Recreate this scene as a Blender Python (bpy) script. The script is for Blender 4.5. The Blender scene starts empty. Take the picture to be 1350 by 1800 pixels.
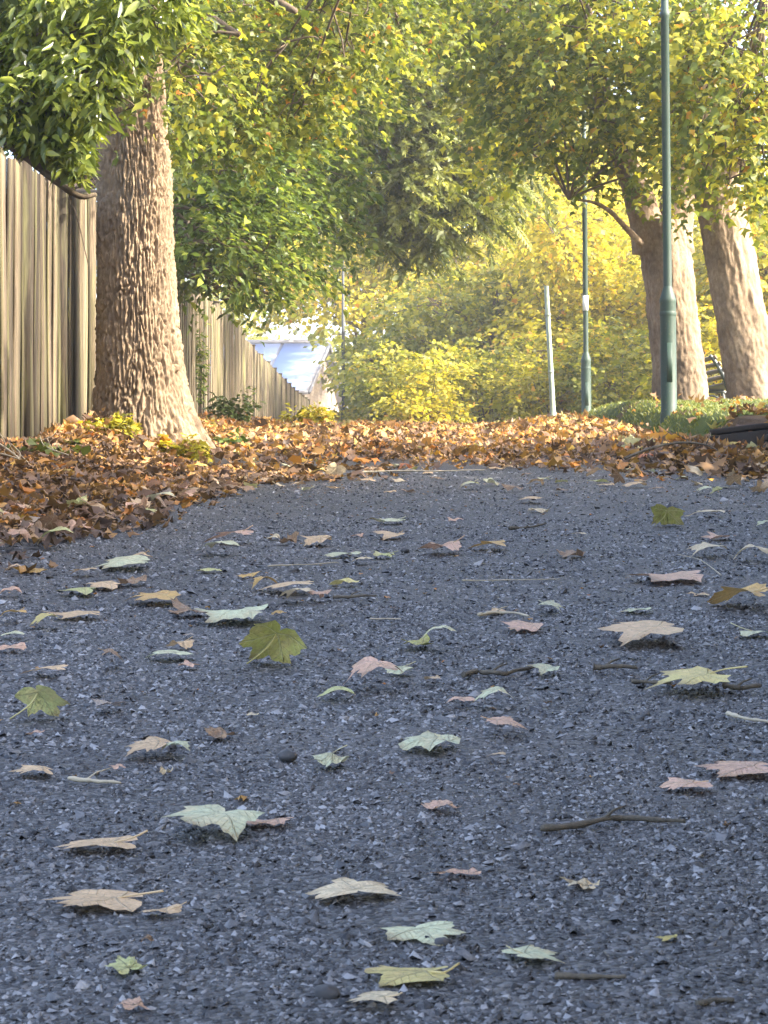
import bpy, math, random
import numpy as np
from mathutils import Vector, Matrix

R = math.radians
rng = np.random.default_rng(7)
random.seed(7)
sc = bpy.context.scene
col = sc.collection

# ------------------------------------------------------------------ camera, sky, sun, exposure
F = 3600.0                      # focal length in pixels of the 1350 x 1800 photograph
CAM_H = 0.81
cam_d = bpy.data.cameras.new('camera')
cam_d.sensor_fit = 'VERTICAL'
cam_d.sensor_height = 36.0
cam_d.lens = 36.0 * F / 1800.0
cam_d.clip_start = 0.05
cam_d.clip_end = 2000.0
cam_d.dof.use_dof = True
cam_d.dof.focus_distance = 9.0
cam_d.dof.aperture_fstop = 32.0
cam = bpy.data.objects.new('camera', cam_d)
cam.location = (0, 0, CAM_H)
cam.rotation_euler = (R(90), 0, 0)
col.objects.link(cam)
sc.camera = cam

SUN_EL, SUN_AZ = R(34), R(-18)          # azimuth measured from +X, negative = towards the camera side
sun_dir = Vector((math.cos(SUN_EL) * math.cos(SUN_AZ), math.cos(SUN_EL) * math.sin(SUN_AZ), math.sin(SUN_EL)))
world = bpy.data.worlds.new('World')
sc.world = world
world.use_nodes = True
wn = world.node_tree
wn.nodes.clear()
sky = wn.nodes.new('ShaderNodeTexSky')
sky.sky_type = 'NISHITA'
sky.sun_disc = False
sky.sun_elevation = SUN_EL
sky.sun_rotation = math.atan2(sun_dir.x, sun_dir.y)
sky.air_density = 0.75
sky.dust_density = 4.5
bg = wn.nodes.new('ShaderNodeBackground')
bg.inputs['Strength'].default_value = 0.15
wo = wn.nodes.new('ShaderNodeOutputWorld')
wn.links.new(sky.outputs[0], bg.inputs['Color'])
wn.links.new(bg.outputs[0], wo.inputs['Surface'])

sun_l = bpy.data.lights.new('sun', 'SUN')
sun_l.energy = 2.0
sun_l.angle = R(0.55)
sun_l.color = (1.0, 0.92, 0.78)
sun = bpy.data.objects.new('sun', sun_l)
sun.rotation_euler = sun_dir.to_track_quat('Z', 'Y').to_euler()
sun.location = (30, -10, 30)
col.objects.link(sun)

sc.view_settings.view_transform = 'Standard'
sc.view_settings.look = 'None'
sc.view_settings.gamma = 1.0
sc.view_settings.use_curve_mapping = False
sc.view_settings.exposure = 3.08
sc.render.engine = 'CYCLES'
sc.cycles.max_bounces = 8
sc.cycles.transmission_bounces = 6
sc.cycles.sample_clamp_indirect = 6.0

# ------------------------------------------------------------------ helpers
def hash3(ix, iy, iz, seed=0):
    n = (ix.astype(np.int64) * 374761393 + iy.astype(np.int64) * 668265263 + iz.astype(np.int64) * 2147483647 + seed * 1013904223) & 0xFFFFFFFF
    n = ((n ^ (n >> 13)) * 1274126177) & 0xFFFFFFFF
    n = ((n ^ (n >> 16)) * 2246822519) & 0xFFFFFFFF
    n = n ^ (n >> 15)
    return (n & 0xFFFFFF) / float(0xFFFFFF)

def vnoise(x, y, z, seed=0):
    x, y, z = np.broadcast_arrays(np.asarray(x, float), np.asarray(y, float), np.asarray(z, float))
    ix, iy, iz = np.floor(x), np.floor(y), np.floor(z)
    fx, fy, fz = x - ix, y - iy, z - iz
    fx, fy, fz = [f * f * (3 - 2 * f) for f in (fx, fy, fz)]
    out = 0
    for a in (0, 1):
        for b in (0, 1):
            for c in (0, 1):
                w = (fx if a else 1 - fx) * (fy if b else 1 - fy) * (fz if c else 1 - fz)
                out = out + w * hash3(ix + a, iy + b, iz + c, seed)
    return out * 2 - 1

def fbm(x, y, z, seed=0, octv=3):
    s, amp = 0, 1.0
    for k in range(octv):
        s = s + amp * vnoise(x * 2 ** k, y * 2 ** k, z * 2 ** k, seed + k)
        amp *= 0.5
    return s

def sstep(a, b, x):
    t = np.clip((x - a) / (np.asarray(b) - a), 0, 1)
    return t * t * (3 - 2 * t)

def base(d):
    d = np.asarray(d, float)
    z = 0.07 * d
    t = np.clip(d - 24.0, 0, 10.0)
    z = np.where(d > 24, 1.68 + 0.07 * t - 0.0025 * t * t, z)
    z = np.where(d > 34, 2.13 + 0.02 * (d - 34), z)
    return z

def wall_x(d):                       # line of the low wall and, further on, foot of the bank
    return np.interp(d, [-30, 16.5, 18.6, 20.5, 26, 34, 60], [3.35, 3.3, 2.93, 2.74, 2.72, 2.95, 3.9])

def fence_x(d):
    return -2.62 - 0.0078 * np.asarray(d, float)

def ground(x, d):
    x = np.asarray(x, float); d = np.asarray(d, float)
    z = base(d)
    # right bank
    w = np.interp(d, [18.0, 19.5, 24, 200], [0.10, 0.45, 0.55, 1.0])
    hb = np.interp(d, [0, 18, 60, 200], [0.40, 0.37, 0.42, 0.4])
    t = sstep(0, 1, (x - wall_x(d) - 0.06) / w)
    z = z + hb * t + np.clip(x - wall_x(d) - 1.0, 0, 8) * 0.03
    # left verge rising to the fence
    hl = np.interp(d, [0, 12, 20, 28, 60], [0.30, 0.27, 0.17, 0.05, 0.05])
    z = z + hl * sstep(-1.35, -2.75, x)
    return z

def P(px, py, d):
    return Vector(((px - 675) / F * d, d, CAM_H + (900 - py) / F * d))

def path_d(py):
    return 2916.0 / (py - 648.0)

def project(p):
    p = np.asarray(p, float)
    d = np.maximum(p[..., 1], 0.01)
    return 675 + F * p[..., 0] / d, 900 - F * (p[..., 2] - CAM_H) / d

def tag(o, label=None, cat=None, group=None, kind=None):
    if label: o['label'] = label
    if cat: o['category'] = cat
    if group: o['group'] = group
    if kind: o['kind'] = kind
    return o

def empty(name, loc, rz=0.0):
    o = bpy.data.objects.new(name, None)
    o.empty_display_size = 0.1
    o.location = loc
    o.rotation_euler = (0, 0, rz)
    col.objects.link(o)
    return o

def mesh_np(name, V, Fs, mat, smooth=False, tint=None, uv=None):
    """V (n,3); Fs: list of (m,k) int arrays"""
    me = bpy.data.meshes.new(name)
    V = np.asarray(V, np.float32)
    me.vertices.add(len(V))
    me.vertices.foreach_set('co', V.ravel())
    loops = np.concatenate([np.asarray(f).ravel() for f in Fs]).astype(np.int32)
    totals = np.concatenate([np.full(len(f), np.asarray(f).shape[1], np.int32) for f in Fs])
    starts = np.concatenate([[0], np.cumsum(totals)[:-1]]).astype(np.int32)
    me.loops.add(len(loops))
    me.loops.foreach_set('vertex_index', loops)
    me.polygons.add(len(totals))
    me.polygons.foreach_set('loop_start', starts)
    if smooth:
        me.polygons.foreach_set('use_smooth', np.ones(len(totals), bool))
    if tint is not None:
        at = me.attributes.new('tint', 'FLOAT', 'POINT')
        at.data.foreach_set('value', np.asarray(tint, np.float32))
    if uv is not None:
        l = me.uv_layers.new(name='UVMap')
        l.data.foreach_set('uv', np.asarray(uv, np.float32)[loops].ravel())
    me.update(calc_edges=True)
    me.validate()
    if mat: me.materials.append(mat)
    return me

def obj(name, me, parent=None, loc=None):
    o = bpy.data.objects.new(name, me)
    if parent is not None: o.parent = parent
    if loc is not None: o.location = loc
    col.objects.link(o)
    return o

class MB:
    """collects quads / tris for one mesh"""
    def __init__(s): s.v = []; s.f = []; s.n = 0
    def add(s, V, faces):
        s.v.append(np.asarray(V, float))
        for f in faces:
            f = np.asarray(f)
            if len(f): s.f.append(f + s.n)
        s.n += len(V)
    def box(s, c, size, rot=None):
        x, y, z = [k / 2 for k in size]
        V = np.array([[-x, -y, -z], [x, -y, -z], [x, y, -z], [-x, y, -z], [-x, -y, z], [x, -y, z], [x, y, z], [-x, y, z]])
        if rot is not None: V = V @ np.array(rot).T
        s.add(V + np.asarray(c), [np.array([[0, 3, 2, 1], [4, 5, 6, 7], [0, 1, 5, 4], [1, 2, 6, 5], [2, 3, 7, 6], [3, 0, 4, 7]])])
    def tube(s, pts, rad, n=8, cap=True):
        V, Fs = tube_np(pts, rad, n, cap)
        s.add(V, Fs)
    def mesh(s, name, mat, smooth=False, origin=None):
        V = np.concatenate(s.v)
        if origin is not None: V = V - np.asarray(origin)
        by = {}
        for f in s.f: by.setdefault(f.shape[1], []).append(f)
        return mesh_np(name, V, [np.concatenate(v) for v in by.values()], mat, smooth)

def frames(pts):
    pts = np.asarray(pts, float)
    t = np.gradient(pts, axis=0)
    t /= np.linalg.norm(t, axis=1, keepdims=True) + 1e-9
    ref = np.array([1.0, 0.02, 0.03]) if abs(t[0][0]) < 0.8 else np.array([0.0, 0.02, 1.0])
    u = np.cross(t, np.cross(np.broadcast_to(ref, t.shape), t))
    u /= np.linalg.norm(u, axis=1, keepdims=True) + 1e-9
    v = np.cross(t, u)
    return t, u, v

def tube_np(pts, rad, n=8, cap=True):
    pts = np.asarray(pts, float)
    rad = np.broadcast_to(np.asarray(rad, float), (len(pts),))
    t, u, v = frames(pts)
    a = np.linspace(0, 2 * np.pi, n, endpoint=False)
    V = pts[:, None] + rad[:, None, None] * (np.cos(a)[None, :, None] * u[:, None] + np.sin(a)[None, :, None] * v[:, None])
    m = len(pts)
    i = np.arange(m - 1)[:, None] * n
    j = np.arange(n)[None]
    k = (j + 1) % n
    Q = np.stack([i + j, i + k, i + n + k, i + n + j], -1).reshape(-1, 4)
    V = V.reshape(-1, 3)
    Fs = [Q]
    if cap:
        V = np.concatenate([V, pts[:1], pts[-1:]])
        jj = np.arange(n)
        Fs.append(np.concatenate([np.stack([np.full(n, m * n), (jj + 1) % n, jj], -1),
                                  np.stack([np.full(n, m * n + 1), (m - 1) * n + jj, (m - 1) * n + (jj + 1) % n], -1)]))
    return V, Fs

def spline(pts, n):
    """smooth curve through points"""
    pts = np.asarray(pts, float)
    m = len(pts)
    s = np.linspace(0, m - 1, n)
    out = []
    for x in s:
        i = min(int(x), m - 2); f = x - i
        p0, p1, p2, p3 = pts[max(i - 1, 0)], pts[i], pts[i + 1], pts[min(i + 2, m - 1)]
        out.append(0.5 * ((2 * p1) + (-p0 + p2) * f + (2 * p0 - 5 * p1 + 4 * p2 - p3) * f * f + (-p0 + 3 * p1 - 3 * p2 + p3) * f ** 3))
    return np.array(out)

# ------------------------------------------------------------------ materials
def new_mat(name):
    m = bpy.data.materials.new(name)
    m.use_nodes = True
    nt = m.node_tree
    nt.nodes.clear()
    out = nt.nodes.new('ShaderNodeOutputMaterial')
    return m, nt, out

def N(nt, typ, **kw):
    n = nt.nodes.new(typ)
    for k, v in kw.items(): setattr(n, k, v)
    return n

def ramp(nt, stops, interp='LINEAR'):
    r = N(nt, 'ShaderNodeValToRGB')
    r.color_ramp.interpolation = interp
    el = r.color_ramp.elements
    while len(el) > 1: el.remove(el[-1])
    el[0].position = stops[0][0]; el[0].color = (*stops[0][1], 1)
    for p, c in stops[1:]:
        e = el.new(p); e.color = (*c, 1)
    return r

def coords(nt, scale=(1, 1, 1), kind='Object'):
    tc = N(nt, 'ShaderNodeTexCoord')
    mp = N(nt, 'ShaderNodeMapping')
    mp.inputs['Scale'].default_value = scale
    nt.links.new(tc.outputs[kind], mp.inputs[0])
    return mp.outputs[0]

def noise(nt, vec, scale, detail=4, rough=0.55, dist=0.0):
    n = N(nt, 'ShaderNodeTexNoise')
    n.inputs['Scale'].default_value = scale
    n.inputs['Detail'].default_value = detail
    n.inputs['Roughness'].default_value = rough
    n.inputs['Distortion'].default_value = dist
    if vec is not None: nt.links.new(vec, n.inputs['Vector'])
    return n.outputs['Fac']

def mathn(nt, op, a, b=None, clamp=False):
    n = N(nt, 'ShaderNodeMath', operation=op)
    n.use_clamp = clamp
    for i, x in enumerate((a, b)):
        if x is None: continue
        if isinstance(x, (int, float)): n.inputs[i].default_value = x
        else: nt.links.new(x, n.inputs[i])
    return n.outputs[0]

def mixc(nt, fac, a, b, mode='MIX'):
    n = N(nt, 'ShaderNodeMix', data_type='RGBA', blend_type=mode)
    for sock, x in ((n.inputs['Factor'], fac), (n.inputs[6], a), (n.inputs[7], b)):
        if isinstance(x, (int, float)): sock.default_value = x
        elif isinstance(x, tuple): sock.default_value = (*x, 1)
        else: nt.links.new(x, sock)
    return n.outputs[2]

def bump(nt, h, strength=0.5, dist=0.01):
    b = N(nt, 'ShaderNodeBump')
    b.inputs['Strength'].default_value = strength
    b.inputs['Distance'].default_value = dist
    nt.links.new(h, b.inputs['Height'])
    return b.outputs[0]

def principled(nt, out, color, rough=0.7, spec=0.4, normal=None, metal=0.0):
    p = N(nt, 'ShaderNodeBsdfPrincipled')
    if isinstance(color, tuple): p.inputs['Base Color'].default_value = (*color, 1)
    else: nt.links.new(color, p.inputs['Base Color'])
    if isinstance(rough, (int, float)): p.inputs['Roughness'].default_value = rough
    else: nt.links.new(rough, p.inputs['Roughness'])
    p.inputs['Specular IOR Level'].default_value = spec
    p.inputs['Metallic'].default_value = metal
    if normal is not None: nt.links.new(normal, p.inputs['Normal'])
    if out is not None: nt.links.new(p.outputs[0], out.inputs['Surface'])
    return p

def leaf_mat(name, stops, trans=0.45, rough=0.45, spec=0.35, tboost=1.0):
    """foliage: colour from the per-leaf tint, light passing through the blade"""
    m, nt, out = new_mat(name)
    at = N(nt, 'ShaderNodeAttribute', attribute_name='tint')
    r = ramp(nt, stops)
    nt.links.new(at.outputs['Fac'], r.inputs[0])
    p = principled(nt, None, r.outputs[0], rough, spec)
    t = N(nt, 'ShaderNodeBsdfTranslucent')
    tc = mixc(nt, 1.0, r.outputs[0], (1.0 * tboost, 1.0 * tboost, 0.55 * tboost), 'MULTIPLY')
    nt.links.new(tc, t.inputs['Color'])
    mx = N(nt, 'ShaderNodeMixShader')
    mx.inputs[0].default_value = trans
    nt.links.new(p.outputs[0], mx.inputs[1]); nt.links.new(t.outputs[0], mx.inputs[2])
    nt.links.new(mx.outputs[0], out.inputs['Surface'])
    return m

M = {}
# leaf colours (albedo of the leaf itself)
M['oak_leaf'] = leaf_mat('oak_leaf', [(0, (.06, .085, .02)), (.4, (.13, .16, .03)), (.75, (.29, .29, .042)), (.95, (.48, .40, .05)), (.975, (.50, .22, .05)), (1, (.50, .2, .05))], .55)
M['laurel_leaf'] = leaf_mat('laurel_leaf', [(0, (.08, .115, .03)), (.5, (.19, .235, .05)), (1, (.42, .45, .08))], .55, .25, .9)
M['beech_leaf'] = leaf_mat('beech_leaf', [(0, (.045, .075, .02)), (.5, (.115, .165, .034)), (1, (.32, .35, .055))], .52, .36)
M['yew_leaf'] = leaf_mat('yew_leaf', [(0, (.065, .085, .026)), (.45, (.14, .16, .036)), (1, (.36, .36, .06))], .5, .5)
M['plane_leaf'] = leaf_mat('plane_leaf', [(0, (.08, .115, .03)), (.4, (.17, .205, .036)), (.68, (.38, .36, .045)), (.93, (.56, .47, .055)), (1, (.50, .26, .06))], .56)
M['yellow_leaf'] = leaf_mat('yellow_leaf', [(0, (.14, .14, .028)), (.35, (.34, .31, .042)), (.75, (.62, .52, .055)), (.92, (.70, .48, .06)), (1, (.62, .30, .06))], .58)
M['green_gold_leaf'] = leaf_mat('green_gold_leaf', [(0, (.11, .13, .028)), (.4, (.235, .245, .038)), (.8, (.46, .41, .052)), (1, (.58, .40, .065))], .56)
M['dark_green_leaf'] = leaf_mat('dark_green_leaf', [(0, (.05, .08, .02)), (1, (.12, .16, .03))], .3)  # dark green leaves of the weed and the bramble
M['grass'] = leaf_mat('grass', [(0, (.08, .10, .022)), (.6, (.16, .19, .04)), (1, (.32, .29, .08))], .4)
M['litter'] = leaf_mat('litter', [(0, (.065, .04, .025)), (.25, (.14, .083, .05)), (.5, (.27, .16, .08)), (.70, (.42, .235, .07)), (.84, (.48, .18, .045)), (.94, (.62, .40, .07)), (1, (.42, .38, .17))], .25, .55, .3)

# veined fallen leaves: object colour + veins, spots and browned rim
def fallen_mat():
    m, nt, out = new_mat('fallen_leaf')
    oi = N(nt, 'ShaderNodeObjectInfo')
    uvn = N(nt, 'ShaderNodeUVMap', uv_map='UVMap')
    off = N(nt, 'ShaderNodeVectorMath', operation='ADD')
    nt.links.new(uvn.outputs[0], off.inputs[0])
    rv = mathn(nt, 'MULTIPLY', oi.outputs['Random'], 40.0)
    cb = N(nt, 'ShaderNodeCombineXYZ')
    nt.links.new(rv, cb.inputs[0]); nt.links.new(rv, cb.inputs[2])
    nt.links.new(cb.outputs[0], off.inputs[1])
    sp = N(nt, 'ShaderNodeSeparateXYZ')
    nt.links.new(uvn.outputs[0], sp.inputs[0])
    x, y = sp.outputs[0], sp.outputs[1]
    vein = None
    for a in (0, 50, -50, 104, -104):
        s, c = math.sin(R(a)), math.cos(R(a))
        al = mathn(nt, 'ADD', mathn(nt, 'MULTIPLY', x, s), mathn(nt, 'MULTIPLY', y, c))
        pe = mathn(nt, 'ABSOLUTE', mathn(nt, 'SUBTRACT', mathn(nt, 'MULTIPLY', x, c), mathn(nt, 'MULTIPLY', y, s)))
        on = mathn(nt, 'GREATER_THAN', al, 0.0)
        main = mathn(nt, 'MULTIPLY', on, mathn(nt, 'SUBTRACT', 1.0, mathn(nt, 'DIVIDE', pe, 0.022), True))
        # side veins: herringbone running off the main vein
        hb = mathn(nt, 'FRACT', mathn(nt, 'MULTIPLY', mathn(nt, 'SUBTRACT', al, pe), 7.0))
        hb = mathn(nt, 'SUBTRACT', 1.0, mathn(nt, 'MULTIPLY', mathn(nt, 'ABSOLUTE', mathn(nt, 'SUBTRACT', hb, 0.5)), 9.0), True)
        near = mathn(nt, 'LESS_THAN', pe, mathn(nt, 'MULTIPLY', al, 0.46))
        side = mathn(nt, 'MULTIPLY', mathn(nt, 'MULTIPLY', hb, near), 0.45)
        both = mathn(nt, 'MAXIMUM', main, mathn(nt, 'MULTIPLY', side, on))
        vein = both if vein is None else mathn(nt, 'MAXIMUM', vein, both)
    n1 = noise(nt, off.outputs[0], 2.2, 4, .6)
    n2 = noise(nt, off.outputs[0], 9, 3, .6)
    n3 = noise(nt, off.outputs[0], 26, 2, .5)
    c0 = oi.outputs['Color']
    pat = mathn(nt, 'MULTIPLY', mathn(nt, 'SUBTRACT', n1, .42), 2.6, True)
    c1 = mixc(nt, pat, c0, (.50, .33, .17))
    c1 = mixc(nt, mathn(nt, 'MULTIPLY', pat, 0.0), c1, c0)
    c1 = mixc(nt, 0.6, c0, c1)
    val = mathn(nt, 'ADD', 0.50, mathn(nt, 'MULTIPLY', n2, 0.95))
    cv = N(nt, 'ShaderNodeCombineColor')
    for k in range(3): nt.links.new(val, cv.inputs[k])
    c2 = mixc(nt, 1.0, c1, cv.outputs[0], 'MULTIPLY')
    spot = mathn(nt, 'MULTIPLY', mathn(nt, 'SUBTRACT', n3, .635), 12.0, True)
    c3 = mixc(nt, mathn(nt, 'MULTIPLY', spot, .75), c2, (.07, .05, .035))
    rad = mathn(nt, 'SQRT', mathn(nt, 'ADD', mathn(nt, 'MULTIPLY', x, x), mathn(nt, 'MULTIPLY', y, y)))
    rim = mathn(nt, 'MULTIPLY', mathn(nt, 'SUBTRACT', mathn(nt, 'ADD', rad, mathn(nt, 'MULTIPLY', n2, .7)), 1.02), 3.5, True)
    c3 = mixc(nt, mathn(nt, 'MULTIPLY', rim, .7), c3, (.20, .12, .055))
    c4 = mixc(nt, mathn(nt, 'MULTIPLY', vein, .75), c3, mixc(nt, .5, c0, (.62, .55, .36)))
    nr = bump(nt, mathn(nt, 'ADD', mathn(nt, 'MULTIPLY', vein, 1.0), mathn(nt, 'MULTIPLY', n2, .9)), .9, .004)
    p = principled(nt, None, c4, .5, .35, nr)
    t = N(nt, 'ShaderNodeBsdfTranslucent')
    nt.links.new(c4, t.inputs['Color'])
    mx = N(nt, 'ShaderNodeMixShader')
    mx.inputs[0].default_value = .22
    nt.links.new(p.outputs[0], mx.inputs[1]); nt.links.new(t.outputs[0], mx.inputs[2])
    nt.links.new(mx.outputs[0], out.inputs['Surface'])
    return m
M['fallen'] = fallen_mat()

def stalk_mat():
    m, nt, out = new_mat('leaf_stalk')
    oi = N(nt, 'ShaderNodeObjectInfo')
    c = mixc(nt, .45, oi.outputs['Color'], (.45, .33, .16))
    principled(nt, out, c, .5, .3)
    return m
M['stalk'] = stalk_mat()

def asphalt():
    m, nt, out = new_mat('asphalt')
    v = coords(nt)
    vo = N(nt, 'ShaderNodeTexVoronoi', feature='F1')
    vo.inputs['Scale'].default_value = 95
    nt.links.new(v, vo.inputs['Vector'])
    vc = N(nt, 'ShaderNodeSeparateColor')
    nt.links.new(vo.outputs['Color'], vc.inputs[0])
    n1 = noise(nt, v, 1.1, 5, .6)
    n2 = noise(nt, v, 60, 4, .65)
    f = mathn(nt, 'ADD', mathn(nt, 'MULTIPLY', vc.outputs[0], .62), mathn(nt, 'MULTIPLY', n1, .42))
    r = ramp(nt, [(.22, (.008, .0075, .007)), (.46, (.028, .027, .0265)), (.70, (.075, .072, .070)), (.95, (.16, .15, .14))])
    nt.links.new(f, r.inputs[0])
    n3 = noise(nt, v, .35, 4, .6)
    c = mixc(nt, mathn(nt, 'MULTIPLY', mathn(nt, 'SUBTRACT', n3, .5), 2.2, True), r.outputs[0], (.07, .055, .042))
    h = mathn(nt, 'ADD', mathn(nt, 'MULTIPLY', vo.outputs['Distance'], -1.0), mathn(nt, 'MULTIPLY', n2, .7))
    principled(nt, out, c, .62, .4, bump(nt, h, 1.0, .006))
    return m
M['asphalt'] = asphalt()

def chip_mat():
    m, nt, out = new_mat('chippings')
    at = N(nt, 'ShaderNodeAttribute', attribute_name='tint')
    v = coords(nt)
    n2 = noise(nt, v, 240, 3, .6)
    n1 = noise(nt, v, 1.3, 4, .6)
    r = ramp(nt, [(0, (.010, .0095, .0095)), (.25, (.030, .029, .0285)), (.5, (.096, .094, .093)), (.8, (.20, .197, .195)), (1, (.30, .296, .292))])
    f = mathn(nt, 'ADD', at.outputs['Fac'], mathn(nt, 'MULTIPLY', mathn(nt, 'SUBTRACT', n1, .5), .45))
    f = mathn(nt, 'ADD', f, mathn(nt, 'MULTIPLY', mathn(nt, 'SUBTRACT', n2, .5), .35))
    nt.links.new(f, r.inputs[0])
    principled(nt, out, r.outputs[0], .5, .5, bump(nt, n2, .5, .002))
    return m
M['chips'] = chip_mat()

def soil():
    m, nt, out = new_mat('soil')
    v = coords(nt)
    n1 = noise(nt, v, 6, 6, .65)
    n2 = noise(nt, v, 45, 4, .6)
    r = ramp(nt, [(.25, (.045, .03, .02)), (.55, (.12, .075, .04)), (.8, (.24, .14, .06))])
    nt.links.new(mathn(nt, 'ADD', mathn(nt, 'MULTIPLY', n1, .6), mathn(nt, 'MULTIPLY', n2, .4)), r.inputs[0])
    principled(nt, out, r.outputs[0], .9, .15, bump(nt, n2, .8, .03))
    return m
M['soil'] = soil()

def turf():
    m, nt, out = new_mat('turf')
    v = coords(nt)
    n1 = noise(nt, v, 5, 5, .6)
    n2 = noise(nt, v, 60, 3, .6)
    r = ramp(nt, [(.3, (.05, .055, .02)), (.6, (.075, .10, .025)), (.8, (.13, .10, .045))])
    nt.links.new(mathn(nt, 'ADD', mathn(nt, 'MULTIPLY', n1, .6), mathn(nt, 'MULTIPLY', n2, .4)), r.inputs[0])
    principled(nt, out, r.outputs[0], .9, .15, bump(nt, n2, .8, .03))
    return m
M['turf'] = turf()

def bark(name, stops, vs, ns, bs, bd, rough=.85):
    m, nt, out = new_mat(name)
    v = coords(nt, vs)
    v0 = coords(nt)
    n1 = noise(nt, v0, ns, 5, .6)
    n2 = noise(nt, v, ns * 9, 6, .7, .3)
    r = ramp(nt, stops)
    nt.links.new(mathn(nt, 'ADD', mathn(nt, 'MULTIPLY', n1, .55), mathn(nt, 'MULTIPLY', n2, .45)), r.inputs[0])
    principled(nt, out, r.outputs[0], rough, .2, bump(nt, n2, bs, bd))
    return m
M['oak_bark'] = bark('oak_bark', [(.3, (.11, .078, .047)), (.5, (.205, .148, .093)), (.7, (.31, .235, .155))], (1, 1, .35), 2.2, .9, .015)
M['plane_bark'] = bark('plane_bark', [(.34, (.09, .063, .04)), (.46, (.17, .122, .08)), (.55, (.235, .173, .115)), (.68, (.35, .275, .19))], (1, 1, .6), 2.6, .9, .012)
M['limb_bark'] = bark('limb_bark', [(.3, (.06, .045, .03)), (.7, (.16, .12, .08))], (1, 1, .4), 4, .6, .01)
M['twig'] = bark('twig', [(.3, (.05, .045, .035)), (.7, (.16, .135, .10))], (1, 1, 1), 20, .6, .003)
M['straw'] = bark('straw', [(.3, (.30, .25, .17)), (.7, (.48, .42, .30))], (1, 1, 1), 20, .4, .002, .6)

def fence_wood():
    m, nt, out = new_mat('fence_wood')
    oi = N(nt, 'ShaderNodeObjectInfo')
    tc = N(nt, 'ShaderNodeTexCoord')
    ad = N(nt, 'ShaderNodeVectorMath', operation='ADD')
    nt.links.new(tc.outputs['Object'], ad.inputs[0])
    cb = N(nt, 'ShaderNodeCombineXYZ')
    rv = mathn(nt, 'MULTIPLY', oi.outputs['Random'], 50)
    nt.links.new(rv, cb.inputs[0]); nt.links.new(rv, cb.inputs[1])
    nt.links.new(cb.outputs[0], ad.inputs[1])
    mp = N(nt, 'ShaderNodeMapping')
    mp.inputs['Scale'].default_value = (1, 1, .035)
    nt.links.new(ad.outputs[0], mp.inputs[0])
    g = noise(nt, mp.outputs[0], 55, 5, .7, .4)
    mp2 = N(nt, 'ShaderNodeMapping')
    mp2.inputs['Scale'].default_value = (1, 1, .12)
    nt.links.new(ad.outputs[0], mp2.inputs[0])
    g2 = noise(nt, mp2.outputs[0], 9, 3, .5)
    r = ramp(nt, [(.38, (.022, .017, .011)), (.50, (.060, .045, .030)), (.60, (.125, .096, .063)), (.74, (.27, .22, .145))])
    nt.links.new(mathn(nt, 'ADD', mathn(nt, 'MULTIPLY', g, .75), mathn(nt, 'MULTIPLY', oi.outputs['Random'], .27)), r.inputs[0])
    c = mixc(nt, mathn(nt, 'MULTIPLY', mathn(nt, 'SUBTRACT', g2, .47), 4.0, True), r.outputs[0], (.13, .125, .055))
    principled(nt, out, c, .8, .2, bump(nt, g, .6, .01))
    return m
M['fence'] = fence_wood()

def painted(name, c, rough=.45, spec=.5, var=.25):
    m, nt, out = new_mat(name)
    v = coords(nt, (1, 1, .5))
    n1 = noise(nt, v, 7, 5, .65)
    n2 = noise(nt, v, 70, 3, .6)
    cc = mixc(nt, mathn(nt, 'MULTIPLY', mathn(nt, 'SUBTRACT', n1, .35), 2.0, True), c, tuple(x * (1 - var) + .02 for x in c))
    cc = mixc(nt, mathn(nt, 'MULTIPLY', mathn(nt, 'SUBTRACT', n2, .62), 5, True), cc, (.16, .12, .08))
    principled(nt, out, cc, rough, spec, bump(nt, n1, .15, .004))
    return m
M['lamp_green'] = painted('lamp_green', (.020, .042, .028), .55, .3)
M['pale_post'] = painted('pale_post', (.32, .38, .29))
M['grey_post'] = painted('grey_post', (.06, .065, .06), .6, .3)
M['sticker'] = painted('sticker', (.62, .62, .58))
M['bench_iron'] = painted('bench_iron', (.05, .06, .06), .35)
M['bench_wood'] = painted('bench_wood', (.20, .15, .10), .6)
M['wall_stone'] = painted('wall_stone', (.042, .034, .026), .9, .15, .5)
M['lens'] = painted('lens', (.7, .7, .66), .3)
M['roof'] = painted('roof', (.20, .26, .42), .35, .5, .12)
M['fascia'] = painted('fascia', (.20, .20, .21), .5)
M['stone'] = painted('stone', (.06, .06, .06), .8, .3)

def brick():
    m, nt, out = new_mat('brick_wall')
    v = coords(nt)
    sx = N(nt, 'ShaderNodeSeparateXYZ'); nt.links.new(v, sx.inputs[0])
    cb = N(nt, 'ShaderNodeCombineXYZ')
    nt.links.new(mathn(nt, 'ADD', sx.outputs[0], sx.outputs[1]), cb.inputs[0]); nt.links.new(sx.outputs[2], cb.inputs[1])
    b = N(nt, 'ShaderNodeTexBrick')
    b.inputs['Scale'].default_value = 1.0
    b.inputs['Brick Width'].default_value = .46
    b.inputs['Row Height'].default_value = .15
    b.inputs['Mortar Size'].default_value = .012
    b.inputs['Color1'].default_value = (.33, .27, .21, 1)
    b.inputs['Color2'].default_value = (.24, .19, .145, 1)
    b.inputs['Mortar'].default_value = (.22, .19, .16, 1)
    nt.links.new(cb.outputs[0], b.inputs['Vector'])
    principled(nt, out, b.outputs['Color'], .85, .2, bump(nt, b.outputs['Fac'], .5, -.02))
    return m
M['brick'] = brick()

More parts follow.
